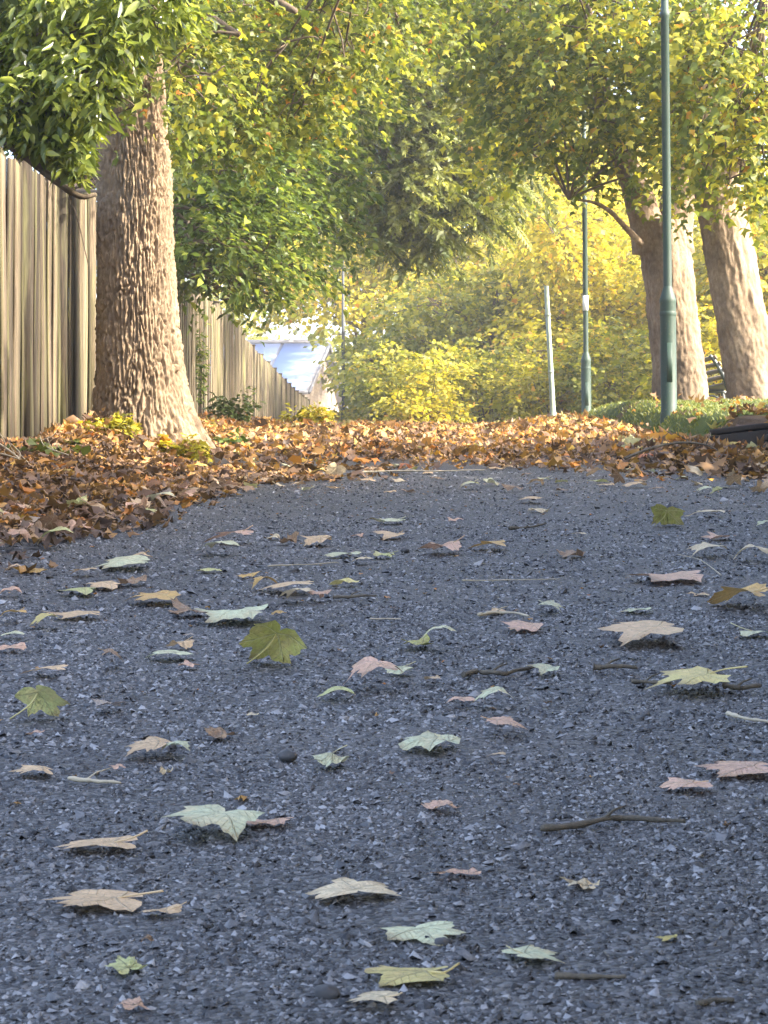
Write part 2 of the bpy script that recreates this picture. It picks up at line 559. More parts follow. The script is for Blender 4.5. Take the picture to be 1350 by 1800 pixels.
# ------------------------------------------------------------------ ground, path
def grid_mesh(name, xs, ds, zf, mat, smooth=True):
    X, D = np.meshgrid(xs, ds)
    Z = zf(X, D)
    V = np.stack([X, D, Z], -1).reshape(-1, 3)
    nx = len(xs)
    i = (np.arange(len(ds) - 1)[:, None] * nx + np.arange(nx - 1)[None]).reshape(-1)
    Q = np.stack([i, i + 1, i + nx + 1, i + nx], -1)
    return mesh_np(name, V, [Q], mat, smooth)

def terrain_z(X, D):
    z = ground(X, D)
    inpath = (X > -1.75) & (X < wall_x(D) - .02) & (D < 120)
    z = np.where(inpath, np.minimum(z, base(D)) - .03, z)
    rough = fbm(X * .9, D * .9, 0, 3) * .02
    return z + np.where(inpath, 0, rough)

xs = np.concatenate([[-400, -120, -60, -30, -15, -9, -6], np.arange(-4.6, 6.6, .12), [8, 10, 14, 20, 35, 60, 120, 400]])
ds = np.concatenate([np.arange(-40, 0, 4), np.arange(0, 16, .5), np.arange(16, 36, .22), np.arange(36, 60, 1), [64, 70, 80, 95, 120, 160, 220, 320, 500]])
g = obj('ground', grid_mesh('ground', xs, ds, terrain_z, M['soil']))
tag(g, 'brown leaf-strewn earth on either side of the path', 'ground', kind='structure')

def path_z(X, D):
    return base(D) + fbm(X * .7, D * .7, 3, 5, 3) * .006
pxs = np.linspace(-1.95, 3.3, 70)
pds = np.concatenate([np.arange(-12, 0, .5), np.arange(0, 36, .1), np.arange(36, 110, 1)])
def path_sheet(X, D):
    z = path_z(X, D)
    return z
V = grid_mesh('path', pxs, pds, path_sheet, M['asphalt'])
# right edge of the path follows the wall line
co = np.empty(len(V.vertices) * 3, np.float32); V.vertices.foreach_get('co', co); co = co.reshape(-1, 3)
wx = wall_x(co[:, 1])
co[:, 0] = -1.95 + (co[:, 0] + 1.95) / 5.25 * (wx - .01 + 1.95)
co[:, 2] = path_z(co[:, 0], co[:, 1])
V.vertices.foreach_set('co', co.ravel())
tag(obj('path', V), 'dark grey rough asphalt path rising away from the camera', 'path', kind='structure')

# stone chippings standing proud of the worn asphalt
def chippings():
    out_v, out_f, out_t = [], [], []
    n0 = 0
    for d1, d2, dens, s0, hw in ((1.9, 4.2, 22000, .0044, 1.6), (4.2, 7.0, 12000, .0051, 2.2), (7.0, 11.0, 3200, .0064, 2.4), (11.0, 16.5, 800, .0080, 3.0)):
        n = int((d2 - d1) * 2 * hw * dens)
        d = rng.uniform(d1, d2, n)
        x = rng.uniform(-hw, hw, n)
        keep = (rng.random(n) < sstep(.1875 * d + .95, .1875 * d + .12, np.abs(x))) & (x < wall_x(d) - .05) & (x > -1.9)
        d, x = d[keep], x[keep]
        clump = fbm(x * 5, d * 5, 0, 31, 3)
        keep = rng.random(len(d)) < np.clip(.72 + clump * .4, .2, 1)
        d, x = d[keep], x[keep]
        n = len(d)
        s = s0 * np.exp(rng.normal(0, .38, n))
        k = 4
        a = rng.uniform(0, 6.28, n)[:, None] + np.arange(k)[None] * 2 * np.pi / k + rng.normal(0, .3, (n, k))
        r = s[:, None] * rng.uniform(.65, 1.3, (n, k))
        el = rng.uniform(.45, 1.0, n)[:, None]; th = rng.uniform(0, 3.14, n)[:, None]
        lx, ly = r * np.cos(a), r * np.sin(a) * el
        X = x[:, None] + lx * np.cos(th) - ly * np.sin(th)
        D = d[:, None] + lx * np.sin(th) + ly * np.cos(th)
        zb = path_z(x, d) - .0012
        h = s * rng.uniform(.3, 1.1, n)
        ring = np.stack([X, D, zb[:, None] + h[:, None] * np.clip(rng.normal(.1, .3, (n, k)), 0, .8)], -1)
        apex = np.stack([x + rng.normal(0, .4, n) * s, d + rng.normal(0, .4, n) * s, zb + h], -1)[:, None]
        V = np.concatenate([ring, apex], 1).reshape(-1, 3)
        b = (np.arange(n) * (k + 1))[:, None]
        j = np.arange(k)[None]; jn = (j + 1) % k
        T = np.stack([b + j, b + jn, b + k + 0 * j], -1).reshape(-1, 3)
        out_v.append(V); out_f.append(T + n0); n0 += len(V)
        out_t.append(np.repeat(np.clip(rng.beta(.9, 1.4, n), 0, 1), k + 1))
    me = mesh_np('asphalt_chippings', np.concatenate(out_v), [np.concatenate(out_f)], M['chips'], False, np.concatenate(out_t))
    return me
tag(obj('asphalt_chippings', chippings()), 'coarse grey stone chippings set in the worn asphalt surface', 'chippings', kind='stuff')

# ------------------------------------------------------------------ leaf templates (unit length along +y, normal +z)
def tmpl(pts, faces): return np.array(pts, float), [np.array(f) for f in faces]
T_RHOMB = tmpl([[0, 0, 0], [.42, .45, .06], [0, 1, -.08], [-.42, .45, .06]], [[[0, 1, 3], [1, 2, 3]]])
T_OVAL = tmpl([[0, 0, 0], [.2, .25, .05], [.23, .6, .03], [0, 1, -.1], [-.23, .6, .03], [-.2, .25, .05], [0, .45, -.02]],
              [[[0, 1, 6], [1, 2, 6], [2, 3, 6], [3, 4, 6], [4, 5, 6], [5, 0, 6]]])
T_NARROW = tmpl([[0, 0, 0], [.13, .25, .05], [.16, .55, .03], [0, 1, -.12], [-.16, .55, .03], [-.13, .25, .05], [0, .45, -.02]],
              [[[0, 1, 6], [1, 2, 6], [2, 3, 6], [3, 4, 6], [4, 5, 6], [5, 0, 6]]])
T_OVAL4 = tmpl([[0, 0, 0], [.24, .45, .06], [0, 1, -.1], [-.24, .45, .06], [0, .5, -.02]], [[[0, 1, 4], [1, 2, 4], [2, 3, 4], [3, 0, 4]]])
T_TRI = tmpl([[0, 0, 0], [.5, .32, -.05], [.2, .52, .03], [0, 1, -.1], [-.2, .52, .03], [-.5, .32, -.05], [0, .36, .04]], [[[0, 1, 6], [1, 2, 6], [2, 3, 6], [3, 4, 6], [4, 5, 6], [5, 0, 6]]])
T_LOBED = tmpl([[0, 0, 0], [.34, .0, .02], [.22, .25, .03], [.56, .5, -.06], [.22, .58, .03], [0, 1, -.1], [-.22, .58, .03], [-.56, .5, -.06], [-.22, .25, .03], [-.34, .0, .02], [0, .4, .04]],
               [[[0, 1, 10], [1, 2, 10], [2, 3, 10], [3, 4, 10], [4, 5, 10], [5, 6, 10], [6, 7, 10], [7, 8, 10], [8, 9, 10], [9, 0, 10]]])
def frond():
    v, f = [], []
    def q(a, b, c, d):
        n = len(v); v.extend([a, b, c, d]); f.append([n, n + 1, n + 2, n + 3])
    for i in range(7):
        y = .06 + i * .125
        L = .26 * math.sin(min(1, (i + 2.0) / 6) * 1.57) * (1 - i / 11)
        for s in (-1, 1):
            q([0, y, 0], [s * L * .5, y + .09, .02], [s * L, y + .22, -.04], [s * L * .42, y + .18, .02])
    q([-.012, 0, 0], [.012, 0, 0], [.02, 1, -.06], [-.02, 1, -.06])
    return tmpl(v, [f])
T_FROND = frond()

def place(tm, pos, axis, normal, size, wscale=None):
    """instances of a template as one vertex array (n, k, 3)"""
    tv = tm[0]
    axis = axis / (np.linalg.norm(axis, axis=1, keepdims=True) + 1e-9)
    side = np.cross(axis, normal); side /= np.linalg.norm(side, axis=1, keepdims=True) + 1e-9
    nn = np.cross(side, axis)
    w = size if wscale is None else size * wscale
    return (pos[:, None] + tv[None, :, 0:1] * side[:, None] * w[:, None, None]
            + tv[None, :, 1:2] * axis[:, None] * size[:, None, None] + tv[None, :, 2:3] * nn[:, None] * size[:, None, None])

def inst_mesh(name, tm, PV, mat, tint, smooth=False, origin=(0, 0, 0)):
    n, k = PV.shape[:2]
    if n > 1:
        sc_ = np.linalg.norm(PV[:, 0] - PV[:, k // 2], axis=1)
        PV = PV + rng.normal(0, .055, PV.shape) * sc_[:, None, None]
    V = PV.reshape(-1, 3) - np.asarray(origin)
    Fs = [(f[None] + (np.arange(n) * k)[:, None, None]).reshape(-1, f.shape[1]) for f in tm[1]]
    return mesh_np(name, V, Fs, mat, smooth, np.repeat(tint, k))

def unit(n):
    v = rng.normal(size=(n, 3))
    return v / np.linalg.norm(v, axis=1, keepdims=True)

def spray_leaves(centers, radii, sprays, per, size, droop=.35, length=.5, out_bias=.9, up=1.0, shell=.35, tint_c=None):
    """leaves set along little drooping sprays that fill ellipsoid clusters"""
    Ps, As, Ns, Ss, Ts = [], [], [], [], []
    for ci, (c, r) in enumerate(zip(centers, radii)):
        c = np.asarray(c, float); r = np.broadcast_to(np.asarray(r, float), (3,))
        n = int(sprays[ci] if np.ndim(sprays) else sprays)
        dirs = unit(n)
        rr = rng.uniform(shell, 1.0, n) ** .6
        p0 = c + dirs * r * rr[:, None]
        hd = dirs * out_bias + rng.normal(0, .45, (n, 3)); hd[:, 2] = hd[:, 2] * .4 - droop * rng.uniform(.2, 1.3, n)
        hd /= np.linalg.norm(hd, axis=1, keepdims=True)
        k = per
        s = (np.arange(k) + rng.uniform(0, .8, (n, k))) / k * length
        sag = -droop * .8 * (s / length) ** 2 * length
        pos = p0[:, None] + hd[:, None] * s[..., None]
        pos[..., 2] += sag
        pos += rng.normal(0, size * .25, pos.shape)
        sidev = np.cross(hd, [0, 0, 1.0]); sidev /= np.linalg.norm(sidev, axis=1, keepdims=True) + 1e-9
        sg = np.where((np.arange(k) % 2) == 0, 1, -1)[None, :, None] * rng.uniform(.3, 1.3, (n, k, 1))
        ax = hd[:, None] + sidev[:, None] * sg + rng.normal(0, .3, (n, k, 3)); ax[..., 2] -= droop * .8
        nm = rng.normal(0, .55, (n, k, 3)); nm[..., 2] += up
        Ps.append(pos.reshape(-1, 3)); As.append(ax.reshape(-1, 3)); Ns.append(nm.reshape(-1, 3))
        Ss.append((size * np.exp(rng.normal(0, .22, n * k))))
        ct = rng.normal(0, .07) if tint_c is None else tint_c[ci]
        Ts.append(np.clip(rng.beta(1.6, 2.2, n * k) + np.repeat(rng.normal(0, .10, n), k) + ct, 0, 1))
    return [np.concatenate(a) for a in (Ps, As, Ns, Ss, Ts)]

def pick_parts(L, limit, frame=(0, 0, 1350, 760), minpx=9):
    """the leaves that show largest / nearest in the picture become parts of their own"""
    Ps, As, Ns, Ss, Ts = L
    px, py = project(Ps)
    inside = (px > frame[0]) & (px < frame[2]) & (py > frame[1]) & (py < frame[3])
    big = F * Ss / np.maximum(Ps[:, 1], .1)
    idx = np.where(inside & (big > minpx))[0]
    # front-most per picture cell first
    cell = (px[idx] // 14).astype(int) * 1000 + (py[idx] // 14).astype(int)
    order = np.argsort(Ps[idx, 1])
    seen, chosen = set(), []
    for o in order:
        if cell[o] in seen: continue
        seen.add(cell[o]); chosen.append(idx[o])
    chosen = np.array(chosen, int)
    if len(chosen) > limit: chosen = rng.choice(chosen, limit, replace=False)
    rest = np.ones(len(Ps), bool); rest[chosen] = False
    return chosen, rest

def leaf_parts(root, L, chosen, tm, mat, origin):
    protos = []
    for k in range(6):
        PV = place(tm, np.zeros((1, 3)), np.array([[0, 1.0, 0]]), np.array([[0, 0, 1.0]]), np.array([1.0]))
        protos.append(inst_mesh('leaf', tm, PV, mat, np.array([(k + .5) / 6])))
    first = None
    for i in chosen:
        p, a, n, s, t = [q[i] for q in L]
        y = Vector(a).normalized(); x = y.cross(Vector(n)).normalized(); z = x.cross(y)
        m = Matrix((x, y, z)).transposed().to_4x4()
        mw = Matrix.Translation(Vector(p) - Vector(origin)) @ m @ Matrix.Scale(float(s), 4)
        me = protos[min(int(t * 6), 5)]
        if first is None:
            o = first = bpy.data.objects.new('leaf', me)
        else:
            o = first.copy(); o.data = me
        o.parent = root
        o.matrix_local = mw
        col.objects.link(o)

def foliage(root, L, tm, mat, parts=0, name='foliage', minpx=9, frame=(0, 0, 1350, 760)):
    origin = root.location
    if parts:
        chosen, rest = pick_parts(L, parts, frame, minpx)
        leaf_parts(root, L, chosen, tm, mat, origin)
        L = [q[rest] for q in L]
    PV = place(tm, *L[:4])
    o = obj(name, inst_mesh(name, tm, PV, mat, L[4], origin=origin), root)
    o['kind'] = 'stuff'
    return o

def twigs(root, centers, radii, starts, n_each=7, r0=.012, mat=None, name='twigs'):
    mb = MB()
    for c, r, s in zip(centers, radii, starts):
        c = np.asarray(c, float); r = np.broadcast_to(np.asarray(r, float), (3,))
        mb.tube(spline([np.asarray(s), np.asarray(s) * .5 + c * .5 + np.array([0, 0, .12]), c], 9), np.linspace(r0 * 1.5, r0 * .8, 9), 5, False)
        for k in range(n_each):
            e = c + unit(1)[0] * r * rng.uniform(.6, 1.0)
            m0 = c + (np.asarray(s) - c) * rng.uniform(0, .25)
            m1 = m0 * .5 + e * .5 + rng.normal(0, .2, 3) * r.mean()
            pts = spline([m0, m1, (m1 + e) / 2 + rng.normal(0, .12, 3) * r.mean(), e], 9)
            mb.tube(pts, np.linspace(r0, r0 * .25, 9), 4, False)
    o = obj(name, mb.mesh(name, mat or M['limb_bark'], True, root.location), root)
    o['kind'] = 'stuff'
    return o

def limb(root, pts, rads, mat, n=10, name='limb', seg=24, rough=.06):
    q = spline(pts, seg)
    rr = np.interp(np.linspace(0, 1, seg), np.linspace(0, 1, len(rads)), rads)
    V, Fs = tube_np(q, rr, n)
    nz = fbm(V[:, 0] * 4, V[:, 1] * 4, V[:, 2] * 4, 9, 2)
    cidx = np.minimum(np.arange(len(V)) // n, seg - 1)
    V = V + (V - q[cidx]) * (nz * rough * 2)[:, None] - np.asarray(root.location)
    return obj(name, mesh_np(name, V, Fs, mat, True), root)

def trunk_mesh(pts, rads, nseg, nrow, mat, kind, origin, flare=None, seed=0):
    """trunk with real bark relief. flare: function(theta, s) adding radius"""
    q = spline(pts, nrow)
    s = np.linspace(0, 1, nrow)
    rr = np.interp(s, np.linspace(0, 1, len(rads)), rads)
    th = np.linspace(0, 2 * np.pi, nseg, endpoint=False)
    S, TH = np.meshgrid(s, th, indexing='ij')
    RR = np.broadcast_to(rr[:, None], S.shape).copy()
    lens = np.concatenate([[0], np.cumsum(np.linalg.norm(np.diff(q, axis=0), axis=1))])
    Hh = np.broadcast_to(lens[:, None], S.shape)
    cx, sy = np.cos(TH), np.sin(TH)
    if flare is not None: RR = RR + flare(TH, Hh)
    RR = RR * (1 + .05 * fbm(cx * 1.2, sy * 1.2, Hh * .7, seed, 3))
    if kind == 'oak':
        nc = 60
        wx = fbm(cx * 3, sy * 3, Hh * 1.6, seed + 5, 3)
        U = TH / (2 * np.pi) * nc + wx * .75
        Vv = Hh / .32 + 1.3 * fbm(cx * 5, sy * 5, Hh * 3, seed + 9, 2)
        iu, iv = np.floor(U), np.floor(Vv)
        f1 = np.full(U.shape, 9.0); f2 = np.full(U.shape, 9.0)
        for a in (-1, 0, 1):
            for b in (-1, 0, 1):
                cu, cv = iu + a, iv + b
                cm = np.mod(cu, nc)
                jx = hash3(cm, cv, cm * 0, seed + 1); jy = hash3(cm, cv, cm * 0, seed + 2)
                dd = np.hypot((cu + .2 + .6 * jx - U) * 1.0, (cv + .1 + .8 * jy - Vv) * .8)
                f2 = np.minimum(f2, np.maximum(f1, dd)); f1 = np.minimum(f1, dd)
        crack = sstep(.02, .30, f2 - f1)
        fine = fbm(cx * 34, sy * 34, Hh * 30, seed + 3, 3)
        lift_ = vnoise(cx * 11, sy * 11, Hh * 5, seed + 21)
        disp = .034 * (crack - .5) * (1 + .6 * lift_) + .015 * fine
        RR = RR + disp
    else:
        big = fbm(cx * 2.2, sy * 2.2, Hh * 1.5, seed + 3, 4)
        fl = vnoise(cx * 9 + 3, sy * 9, Hh * 5, seed + 4)
        plate = sstep(-.05, .06, fl)
        RR = RR + .022 * big + .008 * plate + .010 * fbm(cx * 16, sy * 16, Hh * 14, seed + 7, 3)
    V = np.stack([q[:, 0:1] + RR * cx, q[:, 1:2] + RR * sy, np.broadcast_to(q[:, 2:3], S.shape)], -1).reshape(-1, 3) - np.asarray(origin)
    i = (np.arange(nrow - 1) * nseg)[:, None]; j = np.arange(nseg)[None]; jn = (j + 1) % nseg
    Q = np.stack([i + j, i + jn, i + nseg + jn, i + nseg + j], -1).reshape(-1, 4)
    return mesh_np('trunk', V, [Q], mat, True)

# ------------------------------------------------------------------ unseen trees on the right bank, put in to shade the near path
def shade_tree(x, d, h, spread, label, seed):
    z0 = float(ground(x, d))
    root = empty('plane_tree', (x, d, z0))
    tag(root, label, 'tree', 'unseen plane trees shading the path beside the camera')
    obj('trunk', trunk_mesh([(x, d, z0 - .2), (x + .1, d, z0 + 1.5), (x + .25, d + .1, z0 + h * .55), (x + .3, d, z0 + h * .9)], [.5, .36, .26, .08], 48, 60, M['plane_bark'], 'plane', root.location, seed=seed), root)
    cs, rs = [], []
    for k in range(44):
        a = rng.uniform(0, 6.28); rr = spread * math.sqrt(rng.uniform(0, 1)); zz = rng.uniform(.16, 1.0)
        cs.append((x + rr * math.cos(a) * (1.1 - .4 * zz), d + rr * math.sin(a) * (1.1 - .4 * zz), z0 + h * zz)); rs.append((1.25, 1.25, .95))
    L = spray_leaves(cs, rs, 66, 6, .32, .35, .6)
    # keep the tree clear of the view
    pxx, pyy = project(L[0]); out = (L[0][:, 1] < 1.0) | (pxx > 1440) | (L[0][:, 2] > 6.4)
    L = [q[out] for q in L]
    foliage(root, L, T_RHOMB, M['plane_leaf'])
    for k in range(5):
        c = np.array(cs[k * 4]); limb(root, [(x + .2, d, z0 + h * .35), ((x + c[0]) / 2, (d + c[1]) / 2, z0 + h * .55), tuple(c)], [.1, .06, .02], M['limb_bark'])
    return root
SHADE = [(5.2, -4.6, 8.0, 3.0, 'unseen plane tree shading the path, on the bank behind and right of the camera'),
         (5.6, 0.2, 8.2, 2.8, 'unseen plane tree shading the path, on the bank level with the camera'),
         (6.2, 5.2, 8.0, 2.8, 'unseen plane tree shading the near path from the bank on its right'),
         (6.6, 9.6, 6.3, 2.8, 'unseen plane tree shading the path, on the bank right of the first leaf drift')]
for i, a in enumerate(SHADE): shade_tree(*a, seed=60 + i)
def shade_bush(x, d, h, w, label):  # unseen bush, added as a shadow caster for the leaf drift
    z0 = float(ground(x, d)); root = empty('bush', (x, d, z0)); tag(root, label, 'bush')
    cs = [(x + rng.uniform(-.7, .9), d + rng.uniform(-w, w), z0 + h * rng.uniform(.15, .86)) for _ in range(34)]
    L = spray_leaves(cs, [(.7, .7, .5)] * 34, 60, 8, .12, .3, .4)
    foliage(root, L, T_RHOMB, M['laurel_leaf'])
    mb = MB()
    for c in cs[:10]: mb.tube(spline([(x + rng.normal(0, .1), d, z0 - .05), ((x + c[0]) / 2, (d + c[1]) / 2, z0 + h * .4), c], 8), np.linspace(.04, .01, 8), 5, False)
    o = obj('stems', mb.mesh('stems', M['limb_bark'], True, root.location), root); o['kind'] = 'stuff'
shade_bush(5.6, 15.6, 5.0, 2.4, 'unseen evergreen bush added on the bank to shade the leaf drift')

# ------------------------------------------------------------------ fence
def fence_section(d0, d1, label, n_parts, width, top_fn, wmat, post_every=1.83):
    z0 = float(ground(fence_x(d0), d0))
    root = empty('wooden_fence', (float(fence_x(d0)), d0, z0))
    tag(root, label, 'fence', 'tall timber fences along the left verge')
    bx = root.location
    protos = []
    for k in range(6):
        # a feather-edge board: thicker at one edge, sawn top slightly out of square
        w = width * (1.36 + .06 * math.sin(k * 2.1)); t0, t1 = .013, .008
        dz = .012 * math.sin(k * 1.7)
        V = [[0, -w / 2, 0], [t1, w / 2, 0], [0, w / 2, 0], [t0, -w / 2, 0]]
        prof = [(-.004, -w / 2), (t0, -w / 2), (t1, w / 2), (-.004, w / 2)]
        hts = (1 + dz, 1 + dz, 1 - dz, 1 - dz)
        # cut the length in 6 with a slight warp
        m = 7
        Vs, Fs = [], []
        for r_ in range(m):
            f = r_ / (m - 1)
            for (px_, py_), hh in zip(prof, hts):
                Vs.append([px_ + .006 * math.sin(f * 5 + k), py_ + .004 * math.sin(f * 4 + k * 2), f * hh])
        for r_ in range(m - 1):
            for c in range(4):
                Fs.append([r_ * 4 + c, r_ * 4 + (c + 1) % 4, r_ * 4 + 4 + (c + 1) % 4, r_ * 4 + 4 + c])
        Fs += [[3, 2, 1, 0], [(m - 1) * 4 + c for c in range(4)]]
        protos.append(mesh_np('board', Vs, [np.array(Fs)], wmat))
    d = d0; k = 0; first = None
    rest = MB()
    while d < d1:
        x = float(fence_x(d)); zb = float(ground(x, d)) + .04
        zt = top_fn(d)
        zt += rng.normal(0, .012)
        h = zt - zb
        ox = (.0 if k % 2 else .012) + rng.normal(0, .004)
        if k < n_parts:
            if first is None: o = first = bpy.data.objects.new('board', protos[0])
            else:
                o = first.copy(); o.data = protos[k % 6]
            o.parent = root
            o.location = (x + ox - bx.x, d - bx.y, zb - bx.z)
            o.scale = (1, 1, h)
            o.rotation_euler = (rng.normal(0, .004), 0, rng.normal(0, .03))
            col.objects.link(o)
        else:
            rest.box((x + ox - bx.x, d - bx.y, zb + h / 2 - bx.z), (.02, width * 1.05, h))
        d += width; k += 1
    if rest.n:
        o = obj('far_boards', rest.mesh('far_boards', wmat), root); o['kind'] = 'stuff'
    # rails behind the boards, posts between the panels
    seg = np.arange(d0, d1, post_every)
    for a in range(len(seg) - 1):
        if a > 9: break
        for f in (.2, .85):
            mb = MB()
            pa = Vector((float(fence_x(seg[a])) - .045, seg[a], float(ground(fence_x(seg[a]), seg[a])) + 2 * f))
            pb = Vector((float(fence_x(seg[a + 1])) - .045, seg[a + 1], float(ground(fence_x(seg[a + 1]), seg[a + 1])) + 2 * f))
            mb.tube([pa, pa * .5 + pb * .5, pb], .035, 4)
            obj('rail', mb.mesh('rail', wmat, origin=bx), root)
    for sd in seg:
        x = float(fence_x(sd)); zb = float(ground(x, sd)) - .1; zt = top_fn(sd) + .05
        mb = MB()
        mb.box((0, 0, (zt - zb) / 2), (.11, .10, zt - zb))
        mb.box((0, 0, zt - zb + .012), (.13, .12, .025))
        po = obj('post', mb.mesh('post', wmat), root)
        po.location = (x + .012 - bx.x, sd - bx.y, zb - bx.z)
    return root

def top_from_px(pts):
    """fence top heights read off as steps: list of (d, z)"""
    ds_, zs_ = zip(*pts)
    return lambda d: float(np.interp(d, ds_, zs_))
def panel_top(h, step):
    def f(d):
        q = math.floor((d - 12.0) / step) * step + 12.0 + step / 2
        return float(ground(fence_x(q), q)) + h + .35 * (d - q) * .07
    return f
def near_top(d): return float(np.interp(d, [8, 14.6, 19.6, 22], [2.86, 3.365, 3.75, 3.9]))
def far_top(d):
    q = math.floor((d - 20.6) / 3.66)
    dq = 20.6 + q * 3.66 + 1.8
    return float(np.interp(dq, [20, 28, 31.8, 40, 44, 50, 60, 75, 92], [3.75, 4.0, 4.2, 4.55, 4.5, 4.6, 4.85, 5.2, 5.75])) + (d - dq) * .03
fence_section(8.2, 20.5, 'tall weathered timber fence left of the thick-barked tree', 300, .152, near_top, M['fence'])
fence_section(20.62, 92, 'receding timber fence stepping away behind the thick-barked tree', 250, .152, far_top, M['fence'], 3.66)

# ------------------------------------------------------------------ low wall at the right
def low_wall():
    pts = [(float(wall_x(d)) + .11, d) for d in np.linspace(18.55, 6, 28)]
    root = empty('low_wall', (pts[0][0], pts[0][1], float(base(pts[0][1]))))
    tag(root, 'low dark retaining wall at the right edge holding up the grassy bank', 'wall')
    mb = MB(); cp = MB()
    pts = pts[::3]; n = len(pts)
    for k in range(n - 1):
        a, b = Vector((*pts[k], 0)), Vector((*pts[k + 1], 0))
        c = (a + b) / 2; dv = (b - a); L = dv.length; ang = math.atan2(dv.y, dv.x)
        rot = Matrix.Rotation(ang, 3, 'Z')
        zb = float(base(c.y)) - .1; zt = float(base(c.y)) + .25
        mb = MB(); mb.box((0, 0, 0), (L - .006, .22, zt - zb))
        me = mb.mesh('stone', M['wall_stone'])
        o = obj('stone', me, root); o.location = Vector((c.x, c.y, (zb + zt) / 2)) - root.location; o.rotation_euler = (0, 0, ang)
        bv = o.modifiers.new('soft_edges', 'BEVEL'); bv.width = .012; bv.segments = 2
        cp = MB(); cp.box((0, 0, 0), (L - .004, .222, .05))
        oc = obj('coping_stone', cp.mesh('coping_stone', M['wall_stone']), root); oc.location = Vector((c.x, c.y, zt + .033)) - root.location; oc.rotation_euler = (0, 0, ang)
        bv = oc.modifiers.new('soft_edges', 'BEVEL'); bv.width = .012; bv.segments = 2
low_wall()

# ------------------------------------------------------------------ house far behind the fence
def house():
    dA, dR = 95.0, 103.0
    A = P(541, 690, dA)            # front corner of the eave
    Rg = P(577, 606, dR)           # gable end of the ridge
    gable = Vector((Rg.x - A.x, Rg.y - A.y, 0)); half = gable.length
    along = Vector((-gable.y, gable.x, 0)).normalized()   # along the ridge, to the left
    zb = float(ground(-9, 97)) - .5
    root = empty('house', (A.x, A.y, zb)); o0 = root.location
    tag(root, 'house with a pale blue-grey roof showing above the far end of the fence', 'house')
    Lh = 16.0
    B = A + gable * 2; B.z = A.z
    inset = .35
    ga = gable.normalized()
    a0 = A + ga * inset + along * .3; b0 = B - ga * inset + along * .3
    mid = Rg + along * .3 - Vector((0, 0, .18))
    # walls as a solid prism
    pts = []
    for off in (Vector((0, 0, 0)), along * (Lh - .6)):
        for p, z in ((a0, zb), (b0, zb), (b0, A.z + .05), (mid, mid.z), (a0, A.z + .05)):
            pts.append(Vector((p.x, p.y, z)) + off - o0)
    V = [tuple(p) for p in pts]
    me = bpy.data.meshes.new('wall'); me.from_pydata(V, [], [(0, 1, 2, 3, 4), (9, 8, 7, 6, 5), (0, 5, 6, 1), (1, 6, 7, 2), (4, 9, 5, 0)]); me.materials.append(M['brick'])
    obj('wall', me, root)
    # roof slopes in sheets with seams
    th = Vector((0, 0, .12))
    for e, nm in ((A, 'roof_sheet'), (B, 'roof_sheet')):
        up = Vector((Rg.x - e.x, Rg.y - e.y, Rg.z - e.z))
        w = 2.3; k = 0; s = 0.0
        while s < Lh:
            s2 = min(s + w, Lh)
            g_ = .09
            q = [e + along * (s + g_), e + along * (s2 - g_), e + along * (s2 - g_) + up, e + along * (s + g_) + up]
            mb = MB()
            mb.add(np.array([tuple(p - o0) for p in q] + [tuple(p + th - o0) for p in q]), [np.array([[0, 3, 2, 1], [4, 5, 6, 7], [0, 1, 5, 4], [1, 2, 6, 5], [2, 3, 7, 6], [3, 0, 4, 7]])])
            obj('roof_sheet', mb.mesh('roof_sheet', M['roof']), root)
            s = s2; k += 1
        # dark seam strip beneath the joints
        q = [e, e + along * Lh, e + along * Lh + up, e + up]
        mb = MB()
        dn = Vector((0, 0, -.04))
        mb.add(np.array([tuple(p + dn - o0) for p in q] + [tuple(p + th * .6 - o0) for p in q]), [np.array([[0, 3, 2, 1], [4, 5, 6, 7], [0, 1, 5, 4], [1, 2, 6, 5], [2, 3, 7, 6], [3, 0, 4, 7]])])
        obj('roof_deck', mb.mesh('roof_deck', M['fascia']), root)
        mb = MB(); mb.tube([e + Vector((0, 0, .0)) - o0 - ga * .06, e + along * Lh - o0 - ga * .06], .09, 8)
        obj('gutter', mb.mesh('gutter', M['fascia'], True), root)
        mb = MB(); mb.tube([e - along * .06 - o0, e + up - along * .06 - o0], .10, 4)
        obj('bargeboard', mb.mesh('bargeboard', M['fascia']), root)
    mb = MB(); mb.tube([Rg + Vector((0, 0, .14)) - o0, Rg + along * Lh + Vector((0, 0, .14)) - o0], .14, 8)
    obj('ridge_cap', mb.mesh('ridge_cap', M['fascia'], True), root)
house()

# ------------------------------------------------------------------ tree with thick furrowed bark, left
def px_clusters(lst):
    """(px, py, d, rx, rz) -> cluster centre and radius in metres"""
    cs = [tuple(P(a, b, d)) for a, b, d, *_ in lst]
    rs = [(q[3], q[3], q[4] if len(q) > 4 else q[3] * .75) for q in lst]
    return cs, rs

